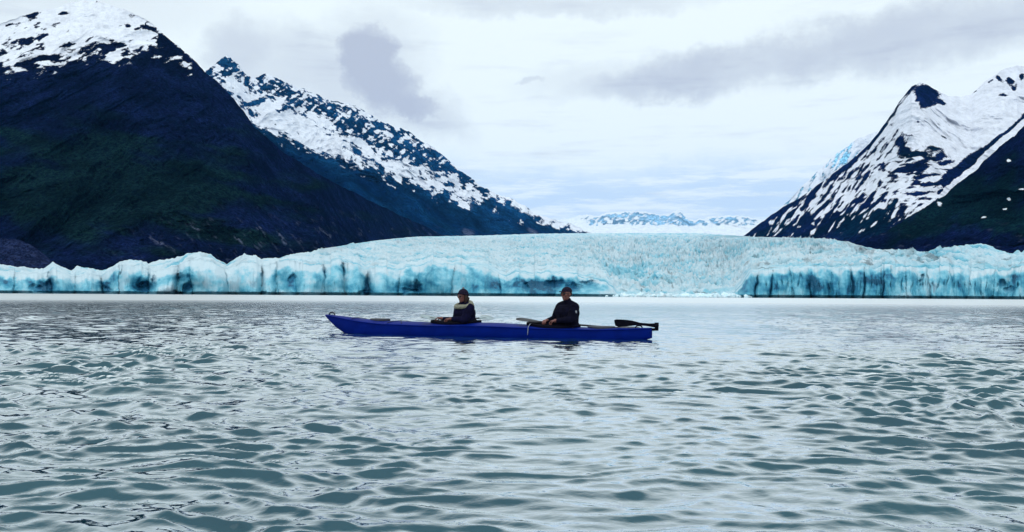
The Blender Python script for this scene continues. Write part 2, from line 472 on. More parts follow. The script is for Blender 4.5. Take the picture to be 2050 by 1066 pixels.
    mountain('mountain', 'right mountain with a pointed dark summit above a broad smooth snow bowl', mat,
             [(1430, 492), (1470, 480), (1492, 470), (1515, 452), (1540, 434), (1580, 408), (1620, 384), (1660, 354), (1700, 324), (1740, 289), (1770, 250), (1800, 204), (1825, 174), (1842, 166), (1860, 172), (1880, 184),
              (1897, 192), (1920, 193), (1945, 190), (1972, 163), (2005, 142), (2035, 132), (2055, 135), (2120, 105), (2250, 150), (2500, 100), (2750, 330)],
             [(1430, 3600), (1840, 3300), (2050, 3500), (2750, 3300)],
             [(1430, 500), (1760, 530), (2750, 560)], [(1430, 3300), (1760, 2000), (2750, 1800)],
             1430, 2750, 1250, 420, f3, jag=3.0, jl=24, amp=130, fl=330, back=1900, seed=14)

    # ---- near right slope
    def f4(px, py, t, X, Y, Z):
        n = rot_noise(px, py, -.6, 30, 10, 101, 4)
        s = np.full(py.shape, -1.3) + .55 * n
        for (cx, cy, rx, ry, rot) in ((1970, 437, 7, 4, .1), (2044, 378, 9, 3, -.1), (2020, 320, 6, 4, 0), (2012, 422, 5, 2.5, 0), (2020, 400, 5, 4, 0), (1880, 408, 6, 7, -.7)):
            s = s + 2.1 * blob(px, py, cx, cy, rx, ry, rot)
        veg = sstep(-.3, .5, rot_noise(px, py, -.7, 110, 36, 105, 5) + .9 * blob(px, py, 1900, 430, 130, 34, -.45) - .5 * sstep(340, 280, py) - .6 * sstep(455, 490, py))
        sc = .35 * sstep(.35, .8, rot_noise(px, py, -.2, 30, 8, 107, 4)) * sstep(430, 480, py)
        return dict(snow=s, veg=veg, scree=sc)
    mat = rock_material('right_slope_rock', (0.0022, 0.0052, 0.026), (0.0034, 0.0072, 0.040), (0.0020, 0.0110, 0.0120), scale=0.012)
    mountain('mountain', 'near right slope of dark rock and green scrub, its crest climbing out of the right side', mat,
             [(1640, 510), (1700, 492), (1760, 470), (1830, 428), (1890, 392), (1950, 342), (2000, 297), (2050, 252), (2150, 168), (2400, 40), (2800, 120)],
             [(1640, 1500), (2050, 1600), (2800, 1500)], [(1640, 560), (2050, 580), (2800, 592)], [(1640, 1350), (2050, 900), (2800, 700)],
             1640, 2800, 900, 360, f4, jag=5, jl=30, amp=90, fl=190, back=1000, seed=19)

    # ---- pale ridge behind the right mountain
    def f5(px, py, t, X, Y, Z):
        n = rot_noise(px, py, -.9, 24, 7, 111, 5)
        return dict(snow=.35 + 1.3 * n + .5 * sstep(1690, 1730, px) - .7 * blob(px, py, 1690, 318, 26, 16, -.8), veg=0 * py, scree=0 * py)
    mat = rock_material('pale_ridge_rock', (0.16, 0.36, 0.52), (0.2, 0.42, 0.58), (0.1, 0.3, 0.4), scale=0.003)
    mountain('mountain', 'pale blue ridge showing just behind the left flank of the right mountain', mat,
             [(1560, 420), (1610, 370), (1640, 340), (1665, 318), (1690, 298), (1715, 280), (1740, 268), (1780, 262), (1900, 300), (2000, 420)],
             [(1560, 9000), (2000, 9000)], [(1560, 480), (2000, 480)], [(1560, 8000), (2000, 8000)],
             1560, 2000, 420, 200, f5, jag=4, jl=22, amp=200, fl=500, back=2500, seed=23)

    # ---- far range across the ice field
    def f6(px, py, t, X, Y, Z):
        n = rot_noise(px, py, .2, 17, 8, 121, 5)
        n2 = rot_noise(px, py, -.6, 14, 5, 127, 4)
        rp = py[-1]
        band = sstep(0, 5, py - rp) * sstep(460, 446, py)
        s = .95 - band * 1.05 + 1.3 * n * band + 1.2 * n2 * band - 1.1 * blob(px, py, 1380, 450, 26, 7, .6) - .8 * blob(px, py, 1310, 436, 40, 8)
        s = s + 2.2 * sstep(450, 458, py) + 1.6 * sstep(1200, 1140, px)
        return dict(snow=s, veg=0 * py, scree=0 * py)
    mat = rock_material('far_range_hazed_rock', (0.20, 0.37, 0.53), (0.27, 0.45, 0.60), (.1, .2, .3), snow=(0.86, 0.90, 0.95), scale=0.0016, edge=.3)  # part of the distance haze is put into this pale blue rock colour
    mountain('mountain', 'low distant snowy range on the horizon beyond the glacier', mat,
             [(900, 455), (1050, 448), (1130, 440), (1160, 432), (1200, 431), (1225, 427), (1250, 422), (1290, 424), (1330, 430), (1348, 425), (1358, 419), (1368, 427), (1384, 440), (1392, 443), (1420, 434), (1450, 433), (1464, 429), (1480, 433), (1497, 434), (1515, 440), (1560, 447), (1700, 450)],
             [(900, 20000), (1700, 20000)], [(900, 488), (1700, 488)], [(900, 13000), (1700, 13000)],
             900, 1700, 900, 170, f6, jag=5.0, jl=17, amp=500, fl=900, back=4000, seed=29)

    # ---- dark moraine mound at the left end of the ice
    def f7(px, py, t, X, Y, Z):
        return dict(snow=np.full(py.shape, -2.0), veg=0 * py, scree=.10 * sstep(0, .6, rot_noise(px, py, .2, 30, 9, 131, 5)))
    mat = rock_material('moraine_gravel', (0.008, 0.013, 0.040), (0.011, 0.017, 0.050), (.02, .03, .03), scale=0.03)
    o = mountain('moraine_hill', 'low bare slate grey mound at the left end of the glacier front', mat,
                 [(-500, 500), (-200, 478), (0, 477), (30, 479), (60, 489), (80, 502), (100, 520), (125, 540), (160, 560)],
                 [(-500, 800), (160, 800)], [(-500, 588), (160, 588)], [(-500, 740), (160, 740)],
                 -500, 160, 400, 120, f7, jag=2, jl=20, amp=12, fl=40, back=60, seed=31)
    o['category'] = 'hill'


# ------------------------------------------------------------------ glacier
RIM = [(-700, 540), (-300, 532), (-100, 528), (0, 534), (51, 537), (68, 541), (90, 537), (106, 525), (123, 535), (143, 542), (153, 533), (177, 537), (205, 542), (218, 538), (239, 525), (259, 520), (283, 522), (297, 528), (307, 524), (328, 520), (358, 517),
       (375, 508), (399, 505), (423, 510), (433, 519), (454, 529), (468, 520), (488, 510), (512, 513), (522, 521), (532, 517), (560, 517), (580, 510), (601, 507), (621, 505), (648, 498), (700, 490),
       (750, 482), (834, 474), (961, 472), (1066, 468.5), (1186, 467), (1400, 467), (1476, 472), (1521, 475), (1644, 478), (1691, 484), (1753, 499), (1784, 501), (1828, 501), (1842, 510), (1855, 507), (1896, 497),
       (1930, 491), (1965, 488), (1982, 492), (1999, 501), (2026, 508), (2050, 507), (2200, 515), (2400, 505), (2800, 540)]
EDGE = [(-700, 548), (-100, 540), (0, 543), (51, 545), (90, 546), (106, 537), (143, 549), (205, 549), (239, 535), (283, 530), (307, 540), (358, 531), (399, 517), (430, 528), (454, 537), (488, 527), (530, 530), (580, 524), (620, 528), (680, 524),
        (733, 540), (785, 537), (838, 533), (870, 522), (905, 528), (933, 533), (978, 540), (1014, 551), (1049, 547), (1101, 549), (1154, 551), (1189, 556), (1214, 566), (1235, 588), (1300, 593), (1400, 593), (1470, 588), (1492, 562),
        (1505, 545), (1555, 538), (1623, 535), (1726, 537), (1777, 530), (1862, 537), (1930, 537), (1999, 540), (2050, 533), (2200, 538), (2800, 552)]


def build_glacier():
    pxs = np.concatenate([np.linspace(-700, -40, 300, endpoint=False), np.linspace(-40, 2090, 1900, endpoint=False), np.linspace(2090, 2800, 320)])
    nu = len(pxs)
    rim = lin(pxs, RIM) + 1.6 * fbm(pxs / 9, pxs * 0 + .2, 5, 4) * np.where((pxs < 640) | (pxs > 1690), 1.0, .35)
    edge = lin(pxs, EDGE) + 3.2 * fbm(pxs / 16, pxs * 0 + .7, 6, 4)
    blk = np.interp(pxs, np.arange(-700, 2801, 17), np.random.RandomState(21).rand(len(np.arange(-700, 2801, 17))) - .5)
    step_ = np.random.RandomState(22).rand(300)[np.clip(((pxs + 700 + 9 * fbm(pxs / 40, pxs * 0, 8, 2)) / 29).astype(int), 0, 299)] - .5
    edge = edge + (5 * blk + 7 * step_ * np.where(pxs > 640, 1, .7)) * (1 - .8 * sstep(1205, 1240, pxs) * sstep(1500, 1480, pxs))
    edge = np.maximum(edge, rim + 3)
    left = sstep(690, 560, pxs)
    d_front = 600 + 22 * fbm(pxs / 130, pxs * 0, 2, 3) - 14 * blob(pxs, pxs * 0, 1370, 0, 130, 1)
    d_rim = lin(pxs, [(-700, 680), (560, 690), (640, 900), (720, 1500), (850, 2600), (1000, 3600), (1186, 4600), (1400, 4800), (1480, 3600), (1640, 2300), (1750, 1150), (1830, 820), (2050, 760), (2800, 720)])
    # horizon row for the water line at z = -1.5
    nc, nt = 90, 250
    # ---- cliff rows
    tc = np.linspace(0, 1, nc)[:, None]
    z0 = -1.5
    # waterline image row
    wx, wy, wz = P(pxs, np.full(nu, 600.0), d_front)
    # pixel row of z0
    hor = 591.7 + ROLL * (pxs - 1025)
    pyw = hor + (CAM_H - z0) * FOC / d_front
    PXc = np.broadcast_to(pxs, (nc, nu))
    pyc = pyw + (edge - pyw) * tc
    Xc, Yc, Zc = P(PXc, pyc, np.broadcast_to(d_front, (nc, nu)))
    hgt = Zc[-1]
    # fluting: vertical columns and cracks
    warp = 6 * fbm(PXc / 60, pyc / 50, 41, 3)
    a1 = fbm((PXc + warp) / 46, pyc / 300, 42, 4)
    crack = ridged((PXc + warp * .7) / 21, pyc / 190, 43, 3)
    fine = fbm((PXc + warp * .5) / 8, pyc / 60, 47, 4)
    rightw = sstep(1480, 1560, pxs)
    amp = 1 - .35 * sstep(1200, 1240, pxs) * sstep(1500, 1470, pxs)
    lobe = ridged((PXc + warp) / 90, pyc / 200 + 3.3, 49, 2)
    d_off = (7 * a1 + 3.5 * (np.clip(crack - .80, 0, 1) * 6) ** 2 * (.25 + .6 * rightw) + 1.0 * fine * (.5 + rightw)) * amp
    d_off = d_off + (1 - rightw) * 7 * lobe
    # collapsed hollows and caves
    for (cx, cy, rx, ry, k) in ((88, 572, 22, 14, 16), (215, 575, 10, 18, 12), (285, 572, 24, 13, 20), (362, 560, 10, 7, 14), (372, 577, 14, 12, 16), (570, 560, 22, 14, 9), (735, 565, 8, 26, 14), (820, 575, 18, 10, 10), (1120, 570, 80, 12, 12),
                                (1185, 572, 26, 10, 8), (2015, 565, 12, 14, 10)):
        d_off = d_off + .55 * k * blob(PXc, pyc, cx, cy, rx, ry)
    for (cx, cy, rx, ry, k) in ((395, 545, 50, 30, 14), (480, 555, 40, 30, 10), (250, 545, 26, 25, 9), (120, 560, 24, 20, 8), (870, 555, 36, 26, 8), (330, 578, 18, 12, 9), (650, 560, 40, 25, 8), (800, 560, 26, 16, 6)):
        d_off = d_off - k * blob(PXc, pyc, cx, cy, rx, ry)
    # separate seracs: bulging blocks split by deep seams
    seams = np.array([-700, -520, -380, -230, -120, -40, 28, 100, 150, 205, 238, 298, 356, 384, 454, 522, 553, 592, 650, 690, 735, 800, 838, 905, 1000, 1110, 1230, 1480, 1514, 1545, 1584, 1622, 1664, 1705, 1731, 1770, 1812, 1860, 1905, 1942, 1990, 2032, 2090, 2200, 2350, 2550, 2800], float)
    bend = PXc + 5 * fbm(PXc / 50, pyc / 40, 44, 3) + .10 * (pyc - 560) * np.sign(fbm(PXc / 120, pyc * 0, 45, 2))
    idx = np.clip(np.searchsorted(seams, bend) - 1, 0, len(seams) - 2)
    lo, hi = seams[idx], seams[idx + 1]
    q = (bend - lo) / (hi - lo) * 2 - 1
    blkr = np.random.RandomState(3).rand(len(seams), 3)
    big = (1 - rightw) * amp
    d_off = d_off - (3 + 5.5 * big) * (1 - np.abs(q) ** 2.5) * (.4 + blkr[idx, 0]) + (blkr[idx, 1] - .5) * (5 + 5 * big)
    edge_d = np.minimum(bend - lo, hi - bend)
    near_hi = (hi - bend) < (bend - lo)
    sid = np.where(near_hi, idx + 1, idx)
    sr = np.random.RandomState(9).rand(len(seams), 4)
    for px_s, v in ((735, (.5, .9, .5, 1)), (454, (.8, .5, .3, 1)), (205, (.3, .8, .5, 1)), (650, (.8, .35, .9, 1)), (690, (.85, .35, .9, 1)), (522, (.8, .4, .4, 1)), (1514, (.6, .8, .9, 1)), (1545, (.4, .5, .9, 1)), (1731, (.4, .9, .9, 1))):
        sr[int(np.argmin(np.abs(seams - px_s)))] = v
    swin = np.exp(-((tc - sr[sid, 0]) / (.12 + .45 * sr[sid, 1])) ** 2) * np.where(sr[sid, 3] > .55, 1, .1) * (.35 + .65 * sr[sid, 2])
    seam = np.exp(-(edge_d / (.8 + .9 * sr[sid, 2])) ** 2) * sstep(0, .25, 1.02 - tc) * swin
    d_off = d_off + 5 * seam
    # caves, arches and slots melted into the face
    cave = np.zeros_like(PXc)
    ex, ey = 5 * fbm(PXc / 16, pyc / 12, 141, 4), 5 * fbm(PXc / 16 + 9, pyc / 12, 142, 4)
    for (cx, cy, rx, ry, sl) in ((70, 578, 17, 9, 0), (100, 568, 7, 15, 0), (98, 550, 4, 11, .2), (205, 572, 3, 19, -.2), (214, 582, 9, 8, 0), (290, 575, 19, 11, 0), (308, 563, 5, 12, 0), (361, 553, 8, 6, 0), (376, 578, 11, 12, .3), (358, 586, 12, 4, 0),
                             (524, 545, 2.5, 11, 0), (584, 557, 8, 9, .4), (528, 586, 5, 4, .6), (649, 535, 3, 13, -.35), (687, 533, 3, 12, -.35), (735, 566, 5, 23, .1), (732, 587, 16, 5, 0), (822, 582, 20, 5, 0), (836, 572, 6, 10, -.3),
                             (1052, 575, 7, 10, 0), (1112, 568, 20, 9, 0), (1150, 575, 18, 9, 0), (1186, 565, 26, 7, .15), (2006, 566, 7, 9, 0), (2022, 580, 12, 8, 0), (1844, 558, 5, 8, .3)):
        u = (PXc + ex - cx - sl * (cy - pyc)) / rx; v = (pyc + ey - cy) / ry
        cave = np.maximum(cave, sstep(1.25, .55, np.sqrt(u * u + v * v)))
    d_off = d_off + 4 * cave
    # brow leans back, notch at the water
    d_off = d_off + 8 * tc ** 4 + (20 - 8 * rightw) * tc
    notch = sstep(2.2, 1.0, Zc) * 4
    d_off = d_off + notch
    kx = (Yc + d_off) / Yc
    Xc, Yc = Xc * kx, Yc + d_off
    # ---- top rows
    tt = np.linspace(0, 1, nt + 1)[1:, None]
    d_edge = Yc[-1]
    PXt = np.broadcast_to(pxs, (nt, nu))
    pyt = edge + (rim - edge) * tt ** lin(pxs, [(600, .75), (800, 1.0)])
    dt = d_edge * (np.maximum(d_rim, d_edge + 15) / d_edge) ** tt
    Xt, Yt, Zt = P(PXt, pyt, dt)
    win = np.clip(tt * 10, 0, 1) * np.clip((1 - tt) * 8, 0, 1)
    sc = np.clip(Yt / 900, .7, 2.6)
    cre = ridged(Xt / 21 + .5 * fbm(Xt / 50, Yt / 110, 52, 3), Yt / 44 + .3 * Xt / 40, 51, 4, .6)
    lump = fbm(Xt / 70, Yt / 150, 55, 4)
    hum = fbm(Xt / 9, Yt / 18, 58, 4)
    chaos = sstep(1100, 1250, pxs) * .55 + .65
    dz = win * sc * chaos * (8.5 * (cre - .6) + 4.5 * lump + 2.6 * hum)
    # long curved crevasses across the flow
    arc = Yt + .00045 * (Xt - 60) ** 2 + 40 * fbm(Xt / 160, Yt / 200, 64, 3)
    crv = np.clip(ridged(arc / 70, Xt / 260, 65, 2, .6) - .74, 0, 1) / .26
    crv2 = np.clip(ridged(Xt / 34 + Yt / 220, Yt / 150, 67, 3, .6) - .74, 0, 1) / .26
    crv = np.maximum(crv, .8 * crv2) * sstep(-.45, .15, fbm(Xt / 110, Yt / 200, 66, 3))
    dz = dz - win * sc * 6.0 * crv ** 1.5
    # heaved rubble on the broken middle
    rub = sstep(1195, 1250, PXt) * sstep(1525, 1480, PXt) * sstep(505, 560, pyt)
    dz = dz + rub * win * (4.0 * ridged(Xt / 15, Yt / 26, 61, 3) - 2.2 + 2.2 * pn(Xt / 6, Yt / 8, 62))
    Zt = Zt + dz
    # ---- back skirt
    Xs, Ys, Zs = [Xc, Xt], [Yc, Yt], [Zc, Zt]
    nb = 5
    for i in range(1, nb + 1):
        f = i / nb
        yb = Yt[-1] + (60 + .08 * Yt[-1]) * f
        Xs.append((Xt[-1] * yb / Yt[-1])[None]); Ys.append(yb[None]); Zs.append((Zt[-1] * (1 - f ** 2 * .8))[None])
    # ---- ice colour: fresh blue faces, white weathered surface, painted crevasse shade, dirt
    sv = rightw * fbm((PXc + warp) / 18, pyc / 90, 71, 5) + (1 - rightw) * (.8 * fbm((PXc + 3 * warp + .6 * (pyc - 560) * (blkr[idx, 0] * 2 - 1)) / 24, (pyc + warp) / 30, 71, 5) + .55 * (q * (blkr[idx, 1] - .3)))
    pv = fbm(PXc / 70, pyc / 30, 73, 4)
    bc = .55 + .42 * sv + .38 * pv
    for (cx, cy, rx, ry, k) in ((45, 560, 55, 16, .25), (90, 575, 26, 12, .6), (215, 572, 12, 18, .5), (180, 560, 30, 18, .25), (270, 540, 24, 10, .35), (285, 573, 26, 13, .65), (362, 556, 12, 9, .4), (374, 576, 14, 13, .6), (575, 555, 26, 18, .35),
                                (648, 530, 6, 12, .4), (685, 530, 6, 12, .4), (735, 565, 9, 26, .55), (820, 575, 22, 8, .5), (1110, 568, 95, 16, .6), (1030, 570, 40, 16, .3), (870, 545, 36, 20, .12), (1600, 562, 120, 26, .22), (1750, 565, 90, 26, .18), (1900, 562, 80, 26, .16), (2030, 562, 30, 26, .4)):
        bc = bc + 1.0 * k * blob(PXc, pyc, cx, cy, rx, ry) * (.75 + .55 * fbm(PXc / 13, pyc / 9, 77, 4))
    for (cx, cy, rx, ry, k) in ((320, 555, 22, 14, .4), (335, 580, 20, 8, .5), (420, 545, 26, 24, .42), (470, 565, 50, 20, .4), (125, 560, 12, 20, .25), (245, 560, 14, 22, .3), (620, 545, 18, 22, .3), (790, 555, 22, 12, .35), (910, 560, 34, 20, .12), (1225, 585, 30, 10, .7), (660, 545, 14, 16, .3), (1810, 570, 14, 30, .3), (1855, 545, 14, 12, .3)):
        bc = bc - k * blob(PXc, pyc, cx, cy, rx, ry) * (.85 + .5 * fbm(PXc / 14, pyc / 10, 78, 4))
    bc = .16 + np.log1p(np.exp((bc - .16) * 9)) / 9
    # weathered rind at the brow
    rind = sstep(.80 - .14, .98, tc + .22 * fbm(PXc / 22, pyc / 22, 75, 4) * 1.0 + .10 * (left - .3))
    bc = bc * (1 - rind) - .05 * rind
    bc = bc - .04 * left + .30 * seam + (blkr[idx, 2] - .5) * .22
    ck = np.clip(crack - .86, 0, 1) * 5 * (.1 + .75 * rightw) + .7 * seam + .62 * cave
    bt = .03 + .30 * fbm(Xt / 42, Yt / 70, 81, 4) + .26 * fbm(Xt / 170 + 3, Yt / 150, 83, 3) + .42 * sstep(.62, .35, cre)
    bt = bt + .3 * blob(PXt, pyt, 1290, 555, 60, 25) * sstep(0, .5, hum + .3) + .22 * blob(PXt, pyt, 1240, 545, 40, 12) + .2 * sstep(520, 535, pyt) * sstep(1820, 1870, PXt)
    bt = bt + .06 * sstep(1180, 1320, PXt) + .22 * crv
    bt = bt - .15 * left
    dirt_and_shade = .8 * sstep(.34, .62, fbm(Xt / 13, Yt / 40, 91, 4) + .2 * blob(PXt, pyt, 1860, 515, 60, 16) + .02) * (.35 + .65 * sstep(1000, 1300, PXt)) * sstep(480, 515, pyt) * sstep(600, 760, PXt)
    dirt_and_shade = dirt_and_shade + .45 * blob(PXt, pyt, 1470, 474, 70, 3) + .9 * sstep(.25, .5, pn(PXt / 14, pyt / 6, 93)) * blob(PXt, pyt, 1855, 518, 40, 13)
    ext = lambda a, b: np.vstack([a, b, np.repeat(b[-1:], nb, 0)])
    at = dict(blue=ext(bc, bt), dirt_and_shade=ext(0 * ck, np.maximum(dirt_and_shade, .6 * crv * win)), deep=ext(np.clip(ck, 0, 1) * (1 - rind), .0 * bt),  # dark shade inside the crevasses is painted in along with the debris
              wet=ext(sstep(1.7, 1.0, Zc), 0 * bt))
    m, t, b = material('glacier_ice')
    pos = t.node('ShaderNodeNewGeometry').outputs['Position']
    ns = t.noise(t.mapping(pos, scale=(1, .6, .32)), 0.3, 6, 0.65)
    nf = t.noise(pos, 0.22, 7, 0.65)
    f = t.m('ADD', t.attr('blue'), t.m('MULTIPLY', t.m('SUBTRACT', ns, .5), .6))
    f = t.m('ADD', f, t.m('MULTIPLY', t.m('SUBTRACT', nf, .5), .35))
    cr = t.node('ShaderNodeValToRGB'); t.put(cr.inputs[0], f)
    e = cr.color_ramp.elements
    e[0].position = 0.0; e[0].color = (0.52, 0.645, 0.71, 1)
    e[1].position = 1.25 / 1.3; e[1].color = (0.006, 0.085, 0.165, 1)
    for p, c in ((.2, (0.37, 0.57, 0.66)), (.42, (0.20, 0.50, 0.62)), (.66, (0.070, 0.33, 0.46)), (.86, (0.020, 0.19, 0.32))):
        k = e.new(p); k.color = (*c, 1)
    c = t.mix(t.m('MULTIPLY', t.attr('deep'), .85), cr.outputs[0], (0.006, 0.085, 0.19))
    c = t.mix(t.m('MULTIPLY', t.attr('dirt_and_shade'), .8, clamp=True), c, (0.045, 0.085, 0.105))
    c = t.mix(t.m('MULTIPLY', t.attr('wet'), .8), c, (0.02, 0.07, 0.10))
    t.put(b.inputs['Base Color'], c)
    b.inputs['Roughness'].default_value = 0.55; b.inputs['Specular IOR Level'].default_value = 0.25
    bn = t.node('ShaderNodeBump'); bn.inputs['Strength'].default_value = .7; bn.inputs['Distance'].default_value = 2.0
    t.put(bn.inputs['Height'], t.m('ADD', ns, nf)); t.put(b.inputs['Normal'], bn.outputs[0])
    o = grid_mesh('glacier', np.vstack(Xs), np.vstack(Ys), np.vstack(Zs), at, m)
    tag(o, 'wide glacier with a turquoise ice cliff and crevassed white top, ending in the lake', 'glacier', 'structure')

    # tumbled ice lying at the foot of the broken middle
    bm = bmesh.new()
    rr = random.Random(5)
    for i in range(190):
        px = rr.triangular(1205, 1525, 1400) if i < 190 else rr.uniform(380, 480)
        if i >= 190 and rr.random() < .6: px = rr.uniform(820, 1000)
        d = float(np.interp(px, pxs, d_front)) - rr.uniform(-6, 7) - (3 if i >= 190 else 0)
        s = rr.uniform(.7, 2.0) ** 1.35 if i < 190 else rr.uniform(.3, .9)
        x = (px - 1025) / FOC * d
        g = bmesh.ops.create_icosphere(bm, subdivisions=1, radius=s)
        rot = Euler((rr.random() * 6, rr.random() * 6, rr.random() * 6)).to_matrix()
        sq = Vector((rr.uniform(.8, 1.5), rr.uniform(.8, 1.3), rr.uniform(.6, 1.0)))
        off = Vector((rr.random() * 9, 0, 0))
        for v in g['verts']:
            q = v.co.copy()
            q *= 1 + rr.uniform(-.28, .28)
            q = rot @ Vector((q.x * sq.x, q.y * sq.y, q.z * sq.z))
            v.co = q + Vector((x, d, .25 * s + (rr.uniform(0, 2.0) if False else 0)))
    me = bpy.data.meshes.new('ice_rubble'); bm.to_mesh(me); bm.free()
    m2, t, b = material('rubble_ice')
    pos = t.node('ShaderNodeNewGeometry').outputs['Position']
    n = t.noise(pos, .5, 5, .6)
    t.put(b.inputs['Base Color'], t.mix(t.ss(n, .3, .7), (0.50, 0.72, 0.80), (0.74, 0.83, 0.87)))
    b.inputs['Roughness'].default_value = .6
    o = link('ice_rubble', me, m2, smooth=False)
    tag(o, 'tumbled white ice rubble at the waterline below the broken middle of the glacier', 'ice', 'stuff')


# ------------------------------------------------------------------ water
def build_water():
    dense = np.radians(np.arange(-41, 41.01, 0.085))
    coarse = np.radians(np.linspace(41, 319, 90)[1:-1])
    ang = np.concatenate([dense, coarse]).astype(F32)
    r1 = 1.2 * 1.0033 ** np.arange(0, int(math.log(95 / 1.2) / math.log(1.0033)))
    r2 = r1[-1] * 1.09 ** np.arange(1, 72)
    rad = np.concatenate([[0.0, .4, .8], r1, r2]).astype(F32)
    R = rad[:, None]; A = ang[None, :]
    X = R * np.sin(A); Y = R * np.cos(A)
    step = np.maximum(np.gradient(rad), 0.01)[:, None].astype(F32)
    rg = np.random.RandomState(4)
    Z = np.zeros_like(X); DX = np.zeros_like(X); DY = np.zeros_like(X)
    # gusts make some patches choppier
    gust = (0.5 + .5 * np.clip(1.6 * fbm(X / 6.5, Y / 11, 7, 3), -1, 1)).astype(F32)
    wxp = (0.28 * fbm(X / 1.6, Y / 1.6, 12, 2)).astype(F32)
    wyp = (0.28 * fbm(X / 1.9, Y / 1.9, 15, 2)).astype(F32)
    side = sstep(.5, -3.5, X / np.maximum(Y, 1) * 8).astype(F32)     # the breeze reaches the left water most
    lane = np.exp(-((X - .10 * Y - .25) / (.16 * np.abs(Y) + .9)) ** 2)          # slick, calmer lane
    calm = ((0.72 + .44 * gust + .26 * side) * (1.16 - .46 * lane)).astype(F32)
    N = 96
    for i in range(N):
        f = (i + rg.rand()) / N
        lam = 0.065 * (1.2 / 0.065) ** (1 - f)
        th = math.radians(97 + rg.randn() * 25) if i % 3 else math.radians(68 + rg.randn() * 18)
        k = 2 * math.pi / lam
        slope = 0.0400 * (1.0 if lam > .10 else (lam / .10) ** .6) * (1.0 if lam < .17 else (.17 / lam) ** .85)
        a = slope / k * 1.41
        fade = np.clip(lam / (step * 2.2) - 1, 0, 1).astype(F32)
        rowmax = int(np.argmax(fade[:, 0] <= 0)) if (fade[10:, 0] <= 0).any() else len(rad)
        rows = np.where(fade[:, 0] > 0)[0]
        if len(rows) == 0: continue
        s = slice(rows[0], rows[-1] + 1)
        ph = (k * (math.cos(th) * (X[s] + wxp[s]) + math.sin(th) * (Y[s] + wyp[s])) + rg.rand() * 6.28).astype(F32)
        k2 = calm[s] * (a * fade[s])
        if lam < .7: k2 = k2 * (.6 + .85 * gust[s])
        Z[s] += k2 * np.sin(ph)
        cs = np.cos(ph) * k2
        DX[s] += math.cos(th) * cs; DY[s] += math.sin(th) * cs
    X = X + .6 * DX; Y = Y + .6 * DY                    # crests pinch, troughs widen
    rough = sstep(14, 130, R) * .31 + .03 + 0 * X
    m, t, b = material('lake_water')
    pos = t.node('ShaderNodeNewGeometry').outputs['Position']
    n = t.noise(pos, .35, 4)
    t.put(b.inputs['Base Color'], t.mix(t.ss(n, .35, .65), (0.013, 0.056, 0.080), (0.020, 0.074, 0.098)))
    b.inputs['Roughness'].default_value = 0.6
    b.inputs['Specular IOR Level'].default_value = 0.0
    rip = t.noise(t.mapping(pos, scale=(1, 1.5, 1)), 10, 3, .5)
    rip2 = t.noise(t.mapping(pos, scale=(.7, 1.4, 1)), 1.6, 4, .6)
    h = t.m('MULTIPLY_ADD', rip2, 3.5, rip)
    bn = t.node('ShaderNodeBump'); bn.inputs['Distance'].default_value = .014
    t.put(bn.inputs['Strength'], t.m('MULTIPLY_ADD', t.attr('lull'), .64, .34))
    t.put(bn.inputs['Height'], h)
    gl = t.node('ShaderNodeBsdfGlossy'); gl.inputs['Color'].default_value = (0.93, 0.96, 0.97, 1)
    t.put(gl.inputs['Roughness'], t.attr('chop')); t.put(gl.inputs['Normal'], bn.outputs[0])
    lw = t.node('ShaderNodeLayerWeight'); lw.inputs['Blend'].default_value = 0.5; t.put(lw.inputs['Normal'], bn.outputs[0])
    fr = t.ss(lw.outputs['Facing'], .44, .92, .03, .90)
    ms = t.node('ShaderNodeMixShader'); t.put(ms.inputs[0], fr)
    t.l.new(b.outputs[0], ms.inputs[1]); t.l.new(gl.outputs[0], ms.inputs[2])
    t.l.new(ms.outputs[0], t.n['Material Output'].inputs['Surface'])
    o = grid_mesh('water', X, Y, Z, dict(chop=rough, lull=sstep(9, 38, R) + 0 * X), m, wrap=True)
    tag(o, 'grey teal rippled lake water in front of the glacier', 'water', 'structure')


# ------------------------------------------------------------------ kayak, paddlers
def tube(bm, pts, rad, n=10, cap=True):
    """swept round section through points with per point radius."""
    pts = [Vector(p) for p in pts]
    if not hasattr(rad, '__len__'): rad = [rad] * len(pts)
    rings = []
    up = Vector((0.123, 0.31, 0.94)).normalized()
    for i, p in enumerate(pts):
        a = pts[max(i - 1, 0)]; c = pts[min(i + 1, len(pts) - 1)]
        d = (c - a).normalized()
        u = d.cross(up)
        if u.length < 1e-3: u = d.cross(Vector((1, 0, 0)))
        u.normalize(); v = d.cross(u)
        rings.append([bm.verts.new(p + (u * math.cos(2 * math.pi * j / n) + v * math.sin(2 * math.pi * j / n)) * rad[i]) for j in range(n)])
    for a, b_ in zip(rings, rings[1:]):
        for j in range(n):
            bm.faces.new((a[j], a[(j + 1) % n], b_[(j + 1) % n], b_[j]))
    if cap:
        bm.faces.new(rings[0][::-1]); bm.faces.new(rings[-1])


def ellipsoid(bm, c, r, rot=None, sub=3):
    g = bmesh.ops.create_icosphere(bm, subdivisions=sub, radius=1.0)
    M = rot.to_matrix() if rot else Matrix.Identity(3)
    for v in g['verts']:
        v.co = M @ Vector((v.co.x * r[0], v.co.y * r[1], v.co.z * r[2])) + Vector(c)


def capsule(bm, a, b_, ra, rb, n=14):
    a, b_ = Vector(a), Vector(b_)
    d = (b_ - a); L = max(d.length, 1e-4); d = d / L
    pts, rs = [], []
    for k in range(5):
        s = math.pi / 2 * (1 - k / 4.0); pts.append(a - d * ra * math.sin(s)); rs.append(max(ra * math.cos(s), .002))
    for k in range(5):
        s = math.pi / 2 * k / 4.0; pts.append(b_ + d * rb * math.sin(s)); rs.append(max(rb * math.cos(s), .002))
    tube(bm, pts, rs, n)


